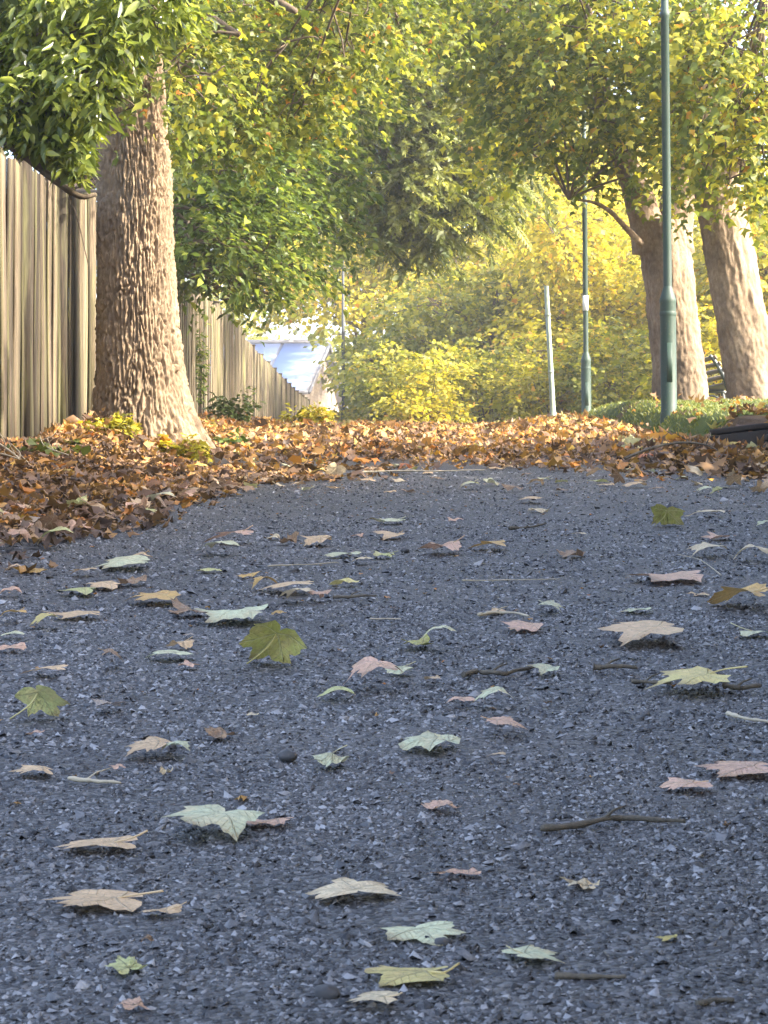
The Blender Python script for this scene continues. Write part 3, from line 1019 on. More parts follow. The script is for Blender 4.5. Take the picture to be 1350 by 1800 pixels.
def oak():
    x, d = -2.10, 18.0
    z0 = float(ground(x, d))
    root = empty('oak_tree', (x, d, z0))
    tag(root, 'thick tree with deeply furrowed bark in front of the timber fence', 'tree')
    def pp(px, py): v = P(px, py, d); return (v.x, v.y, v.z)
    def flare(TH, H):
        # buttress roots: a large one towards the right, lesser ones round about
        f = np.exp(-H / .42) * (.06 + .27 * np.exp(-((TH - .15 + np.pi) % (2 * np.pi) - np.pi) ** 2 / .55) + .10 * np.exp(-((TH - 4.3 + np.pi) % (2 * np.pi) - np.pi) ** 2 / .2)
             + .07 * np.exp(-((TH - 5.2 + np.pi) % (2 * np.pi) - np.pi) ** 2 / .08) + .06 * np.exp(-((TH - 3.3 + np.pi) % (2 * np.pi) - np.pi) ** 2 / .1))
        ridge = np.exp(-H / .3) * .03 * np.sin(TH * 9 + H * 3)
        return f + ridge + .05 * np.exp(-H / 1.0)
    pts = [pp(246, 800), pp(243, 640), pp(240, 480), pp(238, 330), pp(230, 190), pp(222, 40), pp(225, -150)]
    obj('trunk', trunk_mesh(pts, [.31, .305, .30, .295, .29, .28, .21], 340, 400, M['oak_bark'], 'oak', root.location, flare, 3), root)
    cl_ = ([(300, 110, 17.0, .55, .45), (390, 60, 16.8, .6, .5), (480, 110, 16.6, .5, .45), (560, 30, 17, .6, .45), (430, 190, 17.2, .45, .35), (530, 190, 17.0, .42, .38),
        (600, 120, 17.2, .4, .4), (350, 230, 17.6, .35, .25), (250, 30, 17.2, .6, .5), (660, -30, 17, .7, .5), (480, -60, 16.5, .7, .6), (330, -60, 16.8, .7, .6),
        (180, -90, 17.5, .8, .6), (420, -220, 17, 1.1, .9), (200, -260, 18, 1.2, 1.0), (620, -220, 18, 1.0, .8), (20, -200, 18.5, 1.1, .9), (760, -120, 18.5, .8, .6), (700, 40, 18.5, .5, .4),
        (330, 150, 19.2, .6, .5), (460, 40, 19.4, .7, .6), (620, 40, 19.5, .7, .5)])
    for i, q in enumerate(cl_):
        if q[0] > 340: cl_[i] = (q[0], q[1], q[2] + 3.2, q[3] * 1.17, q[4] * 1.17)
    cs, rs = px_clusters(cl_)
    L = spray_leaves(cs, rs, [int(34 + 60 * r[0] ** 2) for r in rs], 12, .076, .45, .42)
    foliage(root, L, T_TRI, M['oak_leaf'], 280)
    starts = []
    hubs = [(pp(225, 120), (420, 60, 17)), (pp(222, 20), (520, 20, 16.8)), (pp(225, -60), (330, -120, 17.2)), (pp(224, -100), (650, -120, 18)), (pp(224, -60), (60, -180, 18.4))]
    for h, e in hubs:
        e = P(*e); h = Vector(h); m1 = h * .55 + e * .45 + Vector((0, 0, .35))
        limb(root, [tuple(h), tuple(m1), tuple(e)], [.12, .07, .025], M['limb_bark'])
    for c in cs:
        b = min((P(*e) for _, e in hubs), key=lambda q: (q - Vector(c)).length)
        starts.append(tuple(b))
    twigs(root, cs, rs, starts, 5, .011)
oak()

# ------------------------------------------------------------------ glossy evergreen hanging over the fence, top left
def laurel():
    x, d = -4.1, 13.6
    z0 = float(ground(x, d))
    root = empty('laurel_tree', (x, d, z0))
    tag(root, 'evergreen with glossy oval leaves hanging over the near fence, top left', 'tree')
    top = P(-120, -20, 13.8)
    limb(root, [(x, d, z0 - .1), (x + .1, d, z0 + 1.6), tuple(top)], [.14, .11, .07], M['limb_bark'], name='trunk')
    cs, rs = px_clusters([(20, 60, 13.2, .38, .33), (110, 60, 13.0, .32, .3), (60, 150, 13.0, .35, .3), (150, 130, 12.8, .28, .26), (30, 210, 13.2, .28, .2), (110, 220, 13.0, .26, .2),
        (190, 70, 12.9, .25, .25), (120, 285, 13.0, .16, .12), (70, 250, 13.1, .18, .12), (-60, 120, 13.4, .45, .4), (-70, 10, 13.4, .5, .4), (60, -40, 13.2, .5, .4), (190, -30, 13.0, .42, .35),
        (270, 10, 12.9, .24, .2), (-40, -120, 13.6, .6, .45), (150, -130, 13.3, .55, .4), (210, 170, 12.9, .16, .14), (150, 322, 13.0, .07, .05), (0, 150, 13.6, .35, .25)])
    # the lower edge runs down to the right along the branch
    L = spray_leaves(cs, rs, [int(30 + 215 * r[0] ** 1.6) for r in rs], 9, .098, .55, .22, tint_c=[.12, .14, .1, .16, .05, .1, .16, .1, .05, 0, -.05, 0, .1, .1, -.1, 0, .1, .1, -.1])
    px, py = project(L[0])
    lim = np.interp(px, [-200, 0, 60, 110, 150, 172, 195, 260, 310], [232, 245, 270, 300, 318, 235, 175, 110, 60])
    k = py < lim
    L = [q[k] for q in L]
    foliage(root, L, T_NARROW, M['laurel_leaf'], 290)
    main = [P(-130, 120, 13.5), P(-20, 225, 13.2), P(45, 275, 13.0), P(100, 320, 12.95), P(140, 345, 12.95), P(168, 342, 13.0)]
    limb(root, [tuple(p) for p in main], [.05, .036, .026, .022, .02, .012], M['limb_bark'], n=8, name='branch', seg=40)
    limb(root, [tuple(top), tuple(P(0, 60, 13.3)), tuple(P(150, 60, 13))], [.06, .04, .015], M['limb_bark'], name='branch')
    limb(root, [tuple(P(-100, 60, 13.5)), tuple(P(20, 150, 13.2)), tuple(P(130, 210, 13))], [.05, .03, .012], M['limb_bark'], name='branch')
    limb(root, [tuple(P(120, 335, 12.95)), tuple(P(140, 400, 13.0)), tuple(P(156, 470, 13.0))], [.006, .004, .002], M['limb_bark'], n=5, name='hanging_twig')
    twigs(root, cs, rs, [tuple(P(min(max(q[0], -60), 150), q[1] if False else 100, 13.3)) for q in [(c[0] / c[1] * F + 675, 0) for c in cs]], 5, .008)
laurel()

# ------------------------------------------------------------------ leafy trees behind the fence
def simple_tree(name, label, cat, loc, th, tr, clusters, tm, mat, leaf, sprays, per, droop=.35, length=.5, parts=0, bark_m='limb_bark', group=None, up=1.0, twig_n=4, lean=0.0, tint=None, minpx=9, trunk_seg=None):
    x, d = loc
    z0 = float(ground(x, d))
    root = empty(name, (x, d, z0))
    tag(root, label, cat, group)
    obj('trunk', trunk_mesh([(x, d, z0 - .3), (x + lean * .2, d, z0 + th * .3), (x + lean * .6, d, z0 + th * .7), (x + lean, d, z0 + th)], [tr * 1.25, tr, tr * .8, tr * .35], 40, 50, M[bark_m], 'plane', root.location, seed=int(d * 7)), root)
    cs, rs = clusters
    sp = [max(6, int(sprays * (r[0] * r[2] * 1.6))) for r in rs]
    L = spray_leaves(cs, rs, sp, per, leaf, droop, length, up=up, tint_c=tint)
    foliage(root, L, tm, mat, parts, minpx=minpx)
    hub = [(x + lean * f, d, z0 + th * f) for f in (.45, .6, .75, .9)]
    starts = []
    lim_n = 0
    for i, c in enumerate(cs):
        h = min(hub, key=lambda q: abs(q[2] - c[2] + 1.0))
        if i % 3 == 0 and lim_n < 8:
            m = ((h[0] + c[0]) / 2, (h[1] + c[1]) / 2, (h[2] + c[2]) / 2 + .2)
            limb(root, [h, m, c], [tr * .3, tr * .18, .02], M[bark_m], n=8, seg=14); lim_n += 1
        starts.append(h)
    twigs(root, cs, rs, starts, twig_n, .02)
    return root

def blob(px0, px1, py0, py1, d0, d1, n, r, flat=.75, seed=0):
    g = np.random.default_rng(seed)
    lst = []
    for k in range(n):
        lst.append((g.uniform(px0, px1), g.uniform(py0, py1), g.uniform(d0, d1), r * g.uniform(.75, 1.25)))
    lst = [(a, b, d, rr, rr * flat) for a, b, d, rr in lst]
    return px_clusters(lst)

# beech: bright green ovate leaves in layers above the fence, between oak and house
bl = [(340, 300, 25, .55, .4), (400, 280, 25, .6, .4), (460, 300, 26, .6, .4), (350, 370, 24.5, .55, .35), (430, 360, 25, .6, .35), (500, 360, 26, .6, .35), (370, 430, 24.5, .5, .3), (440, 430, 25, .55, .32),
      (510, 420, 26, .5, .3), (400, 485, 25, .4, .22), (460, 485, 25.5, .45, .22), (520, 470, 26, .35, .22), (340, 440, 26, .5, .35), (330, 240, 26, .8, .6), (450, 220, 27, .8, .6), (560, 300, 27, .6, .5), (560, 390, 27, .45, .35),
      (320, 370, 27, .6, .5), (280, 150, 28, 1.2, 1.0), (420, 100, 28, 1.2, 1.0), (560, 160, 28.5, 1.0, .8), (350, -50, 28, 1.6, 1.2), (520, -30, 28.5, 1.6, 1.2), (150, 100, 28, 1.5, 1.3), (420, 520, 25.3, .2, .1), (470, 515, 26, .22, .1)]
simple_tree('beech_tree', 'bright green beech spreading in layers over the fence behind the thick tree', 'tree', (-5.2, 27), 6.5, .2, px_clusters(bl), T_OVAL4, M['beech_leaf'], .115, 215, 9, .3, .5, 280, up=1.5)

# yew / cypress: dark feathery sprays in the middle of the canopy
yl = [(700, 70, 30, .8, .6), (620, 130, 30, .6, .6), (680, 180, 29.6, .7, .7), (760, 170, 30, .8, .7), (820, 120, 30.5, .7, .6), (640, 240, 29.8, .6, .5), (720, 260, 29.6, .75, .6), (800, 250, 30, .7, .6),
      (860, 200, 31, .6, .5), (680, 320, 29.8, .6, .45), (760, 330, 29.8, .65, .5), (830, 320, 30.2, .5, .4), (730, 390, 30, .5, .35), (800, 390, 30.2, .4, .3), (620, 330, 30, .5, .4), (640, 395, 30, .35, .25), (690, 420, 30, .3, .25),
      (880, 60, 31, .8, .7), (780, 40, 31, .9, .7), (620, 30, 31, .8, .7), (700, -60, 31, 1.4, 1.0), (850, -80, 31, 1.3, 1.0), (560, 80, 31, .7, .6), (740, -260, 31, 1.5, 1.4), (930, 140, 31.5, .6, .6), (900, 300, 31.5, .4, .4), (560, 230, 30.6, .5, .5)]
yl = [(a, b, d_ + 7.5, r_ * 1.25, q_ * 1.25) for a, b, d_, r_, q_ in yl]
simple_tree('yew_tree', 'dark feathery conifer in the middle of the canopy over the path', 'tree', (-5.2, 40), 10.5, .22, px_clusters(yl), T_FROND, M['yew_leaf'], .46, 58, 4, .5, .5, 120, up=.8, lean=5.0)

# ------------------------------------------------------------------ two plane trees on the right bank
def plane_tree(label, base_px, d, pts_px, rads, limbs, clusters, seed, parts=260, dens=135, fl=.3):
    b = P(base_px[0], base_px[1], d)
    z0 = float(ground(b.x, d))
    root = empty('plane_tree', (b.x, d, z0))
    tag(root, label, 'tree', 'plane trees on the right bank in view')
    pts = [tuple(P(px, py, d)) for px, py in pts_px]
    def flare(TH, H): return fl * (np.exp(-H / .35) * (.10 + .06 * np.sin(TH * 5 + seed)) + .06 * np.exp(-H / 1.0))
    obj('trunk', trunk_mesh(pts, rads, 120, 200, M['plane_bark'], 'plane', root.location, flare, seed), root)
    for lp, lr in limbs:
        limb(root, [tuple(P(*q)) for q in lp], lr, M['plane_bark'], n=14, seg=30, rough=.05)
    cs, rs = px_clusters(clusters)
    L = spray_leaves(cs, rs, [max(8, int(dens * r[0] * r[2])) for r in rs], 11, .112, .5, .6)
    foliage(root, L, T_TRI, M['plane_leaf'], parts)
    starts = []
    ends = [P(*lp[-1]) for lp, _ in limbs]
    for c in cs: starts.append(tuple(min(ends, key=lambda q: (q - Vector(c)).length)))
    twigs(root, cs, rs, starts, 4, .014)
    return root
ca = [(890, 90, 27.5, .7, .5), (860, 20, 27.8, .8, .6), (940, 230, 27.6, .5, .4), (1060, 180, 26.5, .8, .5), (980, 140, 27, .8, .6), (1110, 130, 26, .8, .55), (1080, 250, 27, .6, .35), (990, 230, 27, .7, .4), (930, 60, 27.5, .9, .7), (1040, 60, 26, .9, .6), (1140, 40, 26, .9, .6),
      (1190, 220, 27, .6, .45), (1180, 310, 27.2, .5, .28), (1200, 110, 27, .7, .5), (960, -60, 27, 1.3, .9), (1120, -90, 26.5, 1.3, .9), (900, 160, 28.5, .7, .6), (1050, 10, 29.5, 1.2, .9), (920, 260, 29, .6, .4)]
plane_tree('plane tree with pale trunk standing behind the nearest lamp post', (1198, 707), 28.0,
           [(1201, 725), (1192, 640), (1180, 540), (1170, 440), (1160, 390)], [.345, .335, .325, .33, .33],
           [([(1145, 440, 28), (1128, 360, 27.9), (1100, 290, 27.8), (1075, 230, 27.6), (1050, 120, 27), (1030, 0, 26.8)], [.26, .21, .17, .14, .10, .05]),
            ([(1185, 440, 28), (1190, 360, 28.1), (1200, 260, 28), (1190, 120, 27.6), (1180, -40, 27)], [.27, .23, .18, .13, .06]),
            ([(1128, 430, 27.8), (1100, 400, 27.6), (1070, 370, 27.4), (1040, 355, 27.3), (1000, 350, 27.2)], [.05, .04, .03, .022, .01])],
           ca, 11)
cb = [(1290, 230, 25, .75, .4), (1340, 270, 25, .6, .35), (1250, 280, 25.4, .6, .3), (1300, 310, 25.2, .5, .25), (1230, 180, 25, .7, .45), (1340, 160, 24.5, .8, .5), (1260, 90, 24.8, .9, .55), (1350, 50, 24.5, .9, .6),
      (1220, 20, 25, .8, .6), (1390, 330, 25.5, .6, .35), (1330, 100, 28.5, 1.2, 1.0)]
plane_tree('stout plane tree leaning left at the right edge beside the bench', (1322, 690), 27.0,
           [(1333, 715), (1322, 650), (1299, 540), (1277, 420), (1257, 310), (1235, 180)], [.36, .355, .345, .32, .29, .27],
           [([(1240, 200, 27), (1225, 100, 26.6), (1240, -60, 26)], [.25, .18, .08]),
            ([(1265, 320, 27), (1330, 230, 26.4), (1400, 120, 26), (1440, 0, 25.6)], [.15, .11, .08, .04]),
            ([(1250, 270, 27), (1285, 180, 26), (1330, 80, 25), (1345, -20, 24.6)], [.10, .07, .05, .02])],
           cb, 17)

# ------------------------------------------------------------------ trees beyond the crest
BG = 'yellowing trees beyond the crest of the path'
def bgtree(label, px, d, th, tr, cl, mat, leaf, sprays, seed, name='autumn_tree', tm=T_RHOMB, per=10, parts=0):
    x = (px - 675) / F * d
    th = max(3.0, .72 * (max(c[2] for c in cl[0]) - float(ground(x, d))))
    return simple_tree(name, label, 'tree', (x, d), th, tr, cl, tm, mat, leaf, sprays, per, .35, .8, parts, group=BG, twig_n=3)
bgtree('golden yellow tree hanging above the house roof at the end of the fence', 640, 72, 11, .16, blob(430, 740, 390, 525, 62, 74, 26, 1.15, .6, 1), M['yellow_leaf'], .17, 36, 1)
bgtree('yellow-green tree in the gap left of the pale slender post', 800, 66, 13, .28, blob(690, 930, 330, 560, 60, 70, 19, 1.2, .65, 2), M['yellow_leaf'], .16, 34, 2)
bgtree('olive-green tree filling the middle of the view beyond the crest', 860, 58, 9, .25, blob(730, 980, 480, 700, 54, 62, 34, 1.1, .7, 3), M['green_gold_leaf'], .15, 44, 3)
bgtree('dense golden tree behind the second lamp post', 1030, 55, 10, .25, blob(950, 1130, 300, 700, 50, 60, 42, 1.1, .8, 4), M['yellow_leaf'], .14, 50, 4)
bgtree('bright yellow tree showing between the two plane trunks', 1240, 50, 9, .25, blob(1190, 1340, 380, 660, 46, 56, 30, 1.0, .8, 5), M['yellow_leaf'], .135, 56, 5)
bgtree('tall yellow tree whose top shows over the second lamp post', 960, 74, 16, .3, blob(860, 1120, 200, 470, 66, 80, 26, 1.6, .7, 6), M['yellow_leaf'], .17, 32, 6)
bgtree('bright yellow tree at the right edge beyond the leaning plane', 1390, 46, 10, .25, blob(1300, 1460, 280, 640, 42, 50, 30, 1.0, .8, 7), M['yellow_leaf'], .135, 50, 7)
bgtree('low bronze tree right of the dark lamp post on the crest', 660, 60, 5, .18, blob(645, 750, 600, 720, 55, 66, 24, .7, .7, 8), M['green_gold_leaf'], .17, 44, 8)
bgtree('green-gold tree far back above the bronze tree', 690, 95, 14, .3, blob(590, 800, 520, 650, 88, 102, 16, 1.4, .6, 9), M['green_gold_leaf'], .26, 14, 9)
bgtree('far green tree high behind the golden crowns', 800, 105, 22, .4, blob(600, 1000, 130, 420, 96, 112, 22, 2.6, .7, 10), M['green_gold_leaf'], .3, 9, 10)
bgtree('far leafy tree behind the right hand lamp posts', 1130, 88, 20, .35, blob(1000, 1330, 150, 520, 80, 96, 26, 2.2, .7, 11), M['green_gold_leaf'], .26, 11, 11)
bgtree('far leafy tree rising behind the fence and the beech', 300, 80, 16, .3, blob(250, 560, 150, 420, 74, 88, 24, 2.2, .7, 12), M['beech_leaf'], .25, 12, 12)

# bushes along the far edge of the crest
def bush(label, px, d, w, h, mat, leaf, n, seed):
    x = (px - 675) / F * d; z0 = float(ground(x, d))
    root = empty('bush', (x, d, z0)); tag(root, label, 'bush', 'bushes just beyond the crest of the path')
    g = np.random.default_rng(seed)
    cs = [(x + g.uniform(-w, w), d + g.uniform(-.8, .8), z0 + h * g.uniform(.15, 1)) for _ in range(14)]
    rs = [(w * .42, .6, h * .25)] * 14
    L = spray_leaves(cs, rs, n, 8, leaf, .2, .45)
    foliage(root, L, T_RHOMB, mat)
    mb = MB()
    for k in range(9):
        e = cs[k]; mb.tube(spline([(x + g.uniform(-.3, .3), d, z0 - .05), ((x + e[0]) / 2, d, z0 + h * .4), e], 8), np.linspace(.03, .006, 8), 5, False)
    s = obj('stems', mb.mesh('stems', M['limb_bark'], True, root.location), root); s['kind'] = 'stuff'
bush('olive bush at the crest just right of the dark lamp post', 695, 46, .6, 1.75, M['green_gold_leaf'], .11, 34, 21)
bush('yellow-brown bush at the crest in the middle of the view', 745, 44, .9, 1.6, M['yellow_leaf'], .11, 32, 22)
bush('green bush at the crest left of the pale slender post', 850, 48, 1.1, 2.2, M['green_gold_leaf'], .11, 40, 23)
bush('yellow-green bush behind the pale slender post', 960, 46, .9, 2.0, M['yellow_leaf'], .11, 36, 24)
bush('green-gold bush between the second lamp post and the pale plane trunk', 1090, 45, .9, 2.1, M['green_gold_leaf'], .11, 38, 25)
bush('low yellow bush at the foot of the brick gable', 592, 60, .4, 1.0, M['yellow_leaf'], .11, 30, 26)
bush('yellow bush behind the bench', 1262, 40, .8, 2.0, M['yellow_leaf'], .11, 34, 27)

# a far wood closing the view
def far_wood():
    n = 420
    cs, rs = [], []
    for k in range(n):
        px = rng.uniform(-300, 1650); d = rng.uniform(118, 150)
        py = rng.uniform(610, 790) if 540 < px < 900 else rng.uniform(470, 790)
        p = P(px, py, d); cs.append(tuple(p)); rs.append((2.4, 2.0, 1.8))
    L = spray_leaves(cs, rs, 13, 8, .5, .3, 1.2)
    PV = place(T_RHOMB, *L[:4])
    o = obj('far_wood', inst_mesh('far_wood', T_RHOMB, PV, M['green_gold_leaf'], L[4]))
    tag(o, 'far mass of green and gold woodland closing the view', 'wood', kind='stuff')
far_wood()

# ------------------------------------------------------------------ lamp posts
def lathe(prof, n=20):
    a = np.linspace(0, 2 * np.pi, n, endpoint=False)
    prof = np.array(prof, float)
    V = np.stack([prof[:, 0:1] * np.cos(a), prof[:, 0:1] * np.sin(a), np.broadcast_to(prof[:, 1:2], (len(prof), n))], -1).reshape(-1, 3)
    i = (np.arange(len(prof) - 1) * n)[:, None]; j = np.arange(n)[None]; jn = (j + 1) % n
    Q = np.stack([i + j, i + jn, i + n + jn, i + n + j], -1).reshape(-1, 4)
    return V, [Q]

def lamp_post(label, px, d, base_px, rb, hb, rs, h, mat, lean=0.0, door=True, tagband=None, head=True):
    x = (px - 675) / F * d
    zt = CAM_H + (900 - base_px) / F * d
    zg = float(ground(x, d))
    z0 = min(zg, zt)
    root = empty('lamp_post', (x, d, z0)); tag(root, label, 'lamp post', 'lamp posts along the path')
    root.rotation_euler = (0, lean, 0)
    lift = max(zt - z0, 0)
    hb = hb + lift
    mb = MB(); mb.add(*lathe([(rb * 1.12, -.15), (rb * 1.12, .02), (rb, .04), (rb, hb - .02), (rb * 1.05, hb), (rb * 1.03, hb + .03), (rb * .8, hb + .09), (rs * 1.05, hb + .16), (rs, hb + .17)], 26))
    obj('base_column', mb.mesh('base_column', mat, True), root)
    mb = MB(); mb.add(*lathe([(rs, hb + .165), (rs * .97, h * .55), (rs * 1.12, h * .55 + .01), (rs * 1.12, h * .55 + .06), (rs * .9, h * .55 + .07), (rs * .72, h)], 20))
    obj('shaft', mb.mesh('shaft', mat, True), root)
    mb = MB(); mb.add(*lathe([(rb * 1.02, hb - .16), (rb * 1.06, hb - .15), (rb * 1.06, hb - .12), (rb * 1.02, hb - .11)], 26))
    obj('collar', mb.mesh('collar', mat, True), root)
    if door:
        mb = MB()
        n = 7; aa = np.linspace(-1.57 - .35, -1.57 + .35, n)
        V = [[(rb + .004) * math.cos(t), (rb + .004) * math.sin(t), z] for z in (lift + .25, lift + .68) for t in aa]
        mb.add(np.array(V), [np.array([[i, i + 1, n + i + 1, n + i] for i in range(n - 1)])])
        o = obj('access_door', mb.mesh('access_door', mat, True), root)
        sm = o.modifiers.new('thick', 'SOLIDIFY'); sm.thickness = .005; sm.offset = -1
    if tagband:
        mb = MB(); zc = tagband - z0
        mb.add(*lathe([(rs * 1.0, zc - .14), (rs * 1.1, zc - .14), (rs * 1.1, zc + .14), (rs * 1.0, zc + .14)], 16))
        obj('number_plate', mb.mesh('number_plate', M['sticker'], True), root)
    if head:
        mb = MB(); mb.tube([(0, 0, h - .02), (0, -.02, h + .12), (-.18, -.02, h + .2), (-.5, -.02, h + .2)], .03, 8)
        obj('bracket', mb.mesh('bracket', mat, True), root)
        mb = MB(); mb.tube([(-.42, -.02, h + .2), (-.55, -.02, h + .22), (-.85, -.02, h + .22), (-.98, -.02, h + .19)], [.05, .11, .11, .05], 12)
        o = obj('lantern', mb.mesh('lantern', mat, True), root)
        mb = MB(); mb.box((-.7, -.02, h + .115), (.3, .15, .03)); obj('lens', mb.mesh('lens', M['lens']), root)
    return root
lamp_post('tall green lamp post nearest the camera, standing in front of the pale plane trunk', 1176, 22.6, 712, .088, 1.14, .047, 8.0, M['lamp_green'], R(-.6))
lamp_post('green lamp post with a pale plate on its shaft, second in the row', 1031, 38.0, 737, .092, 1.08, .048, 7.2, M['lamp_green'], R(-.5), tagband=float(P(1025, 533, 38).z))
lamp_post('thin dark lamp post standing alone beyond the crest near the house', 604, 60.0, 760, .075, .6, .050, 6.2, M['grey_post'], R(-.2), door=False)

def pale_post():
    d = 29.5; x = (974 - 675) / F * d; z0 = float(ground(x, d)) - .06
    root = empty('slender_post', (x, d, z0)); tag(root, 'pale slender post with a flared foot standing on the crest', 'post')
    root.rotation_euler = (0, R(-3.0), 0)
    mb = MB(); mb.add(*lathe([(.12, -.05), (.118, .05), (.10, .10), (.06, .22), (.043, .34), (.040, .36)], 18)); obj('foot', mb.mesh('foot', M['pale_post'], True), root)
    mb = MB(); mb.add(*lathe([(.040, .355), (.036, 1.2), (.034, 2.14), (.0, 2.145)], 16)); obj('shaft', mb.mesh('shaft', M['pale_post'], True), root)
    for z in (.9, 1.72):
        mb = MB(); mb.add(*lathe([(.035, z - .02), (.043, z - .018), (.043, z + .018), (.035, z + .02)], 16)); obj('band', mb.mesh('band', M['pale_post'], True), root)
pale_post()

# ------------------------------------------------------------------ bench between the plane trees
def bench():
    d = 31.0
    q = P(1277, 692, d); z0 = q.z
    root = empty('park_bench', (q.x, d, z0)); tag(root, 'iron-ended park bench half hidden behind the leaning plane tree', 'bench')
    root.rotation_euler = (0, 0, R(8))
    L = 1.55
    for s in (0, 1):
        y = s * L
        e = empty('end_frame', (0, y, 0)); e.parent = root
        bpy.data.objects.remove(e)
        mb = MB()
        back = spline([(.02, y, .10), (-.02, y, .22), (-.10, y, .36), (-.17, y, .47), (-.26, y, .58)], 14)
        mb.tube(back, np.linspace(.045, .028, 14), 6)
        mb.tube(spline([(-.03, y, .24), (.10, y, .16), (.22, y, .13), (.40, y, .13), (.47, y, .10)], 14), .035, 6)
        mb.tube(spline([(.0, y, .20), (.04, y, .02), (.07, y, -.14), (.10, y, -.30)], 10), .035, 6)
        mb.tube(spline([(.42, y, .12), (.44, y, -.02), (.42, y, -.15), (.46, y, -.30)], 10), .032, 6)
        mb.tube(spline([(.05, y, .0), (.22, y, .06), (.42, y, .0)], 8), .016, 6)
        o = obj('end_frame', mb.mesh('end_frame', M['bench_iron'], True), root)
    for k in range(5):
        mb = MB(); mb.box((.07 + k * .09, L / 2, .172), (.07, L + .1, .03)); obj('seat_slat', mb.mesh('seat_slat', M['bench_wood']), root)
    for k in range(4):
        f = k / 3
        mb = MB(); mb.box((-.01 - .20 * f + .03, L / 2, .27 + .28 * f), (.025, L + .1, .065), Matrix.Rotation(R(-35), 3, 'Y')); obj('back_slat', mb.mesh('back_slat', M['bench_wood']), root)
bench()

# ------------------------------------------------------------------ grass on the bank
def grass():
    n = 36000
    d = 19 + rng.random(n) ** 1.5 * 26
    wx_ = wall_x(d)
    x = wx_ + .12 + rng.random(n) ** 1.3 * 4.2
    patch = fbm(x * .9, d * .6, 0, 50, 3)
    keep = rng.random(n) < np.clip(.75 + patch * .9 - .5 * sstep(21.5, 18.5, d), .05, 1)
    x, d = x[keep], d[keep]; n = len(x)
    z = ground(x, d)
    h = rng.uniform(.02, .06, n); w = rng.uniform(.004, .008, n) * (1 + d / 45)
    a = rng.uniform(0, 6.28, n); lean = rng.normal(0, .6, (n, 2)) * h[:, None]
    p = np.stack([x, d, z - .005], -1)
    s = np.stack([np.cos(a), np.sin(a), a * 0], -1) * w[:, None]
    mid = p + np.stack([lean[:, 0] * .35, lean[:, 1] * .35, h * .6], -1)
    tip = p + np.stack([lean[:, 0], lean[:, 1], h], -1)
    V = np.stack([p - s, p + s, mid + s * .7, mid - s * .7, tip], 1)
    b = (np.arange(n) * 5)[:, None]
    me = mesh_np('grass', V.reshape(-1, 3), [b + np.array([[0, 1, 2, 3]]), b + np.array([[3, 2, 4]])], M['grass'], False, np.repeat(np.clip(rng.beta(2, 2, n), 0, 1), 5))
    tag(obj('grass', me), 'short green grass on the right bank round the lamp post', 'grass', kind='stuff')
grass()
bank_ds = np.arange(18.8, 60, .3)
def bank_sheet():
    ts = np.linspace(0, 1, 40)
    D, T = np.meshgrid(bank_ds, ts, indexing='ij')
    X = wall_x(D) + .10 + T * 6
    Z = ground(X, D) + .008 + .02 * np.abs(fbm(X * 3, D * 3, 0, 8, 2)) * sstep(0, .06, T)
    V = np.stack([X, D, Z], -1).reshape(-1, 3)
    i = (np.arange(len(bank_ds) - 1)[:, None] * 40 + np.arange(39)[None]).reshape(-1)
    return mesh_np('grass_bank', V, [np.stack([i, i + 1, i + 41, i + 40], -1)], M['turf'], True)
tag(obj('grass_bank', bank_sheet()), 'grassy bank rising on the right of the path', 'bank', kind='structure')

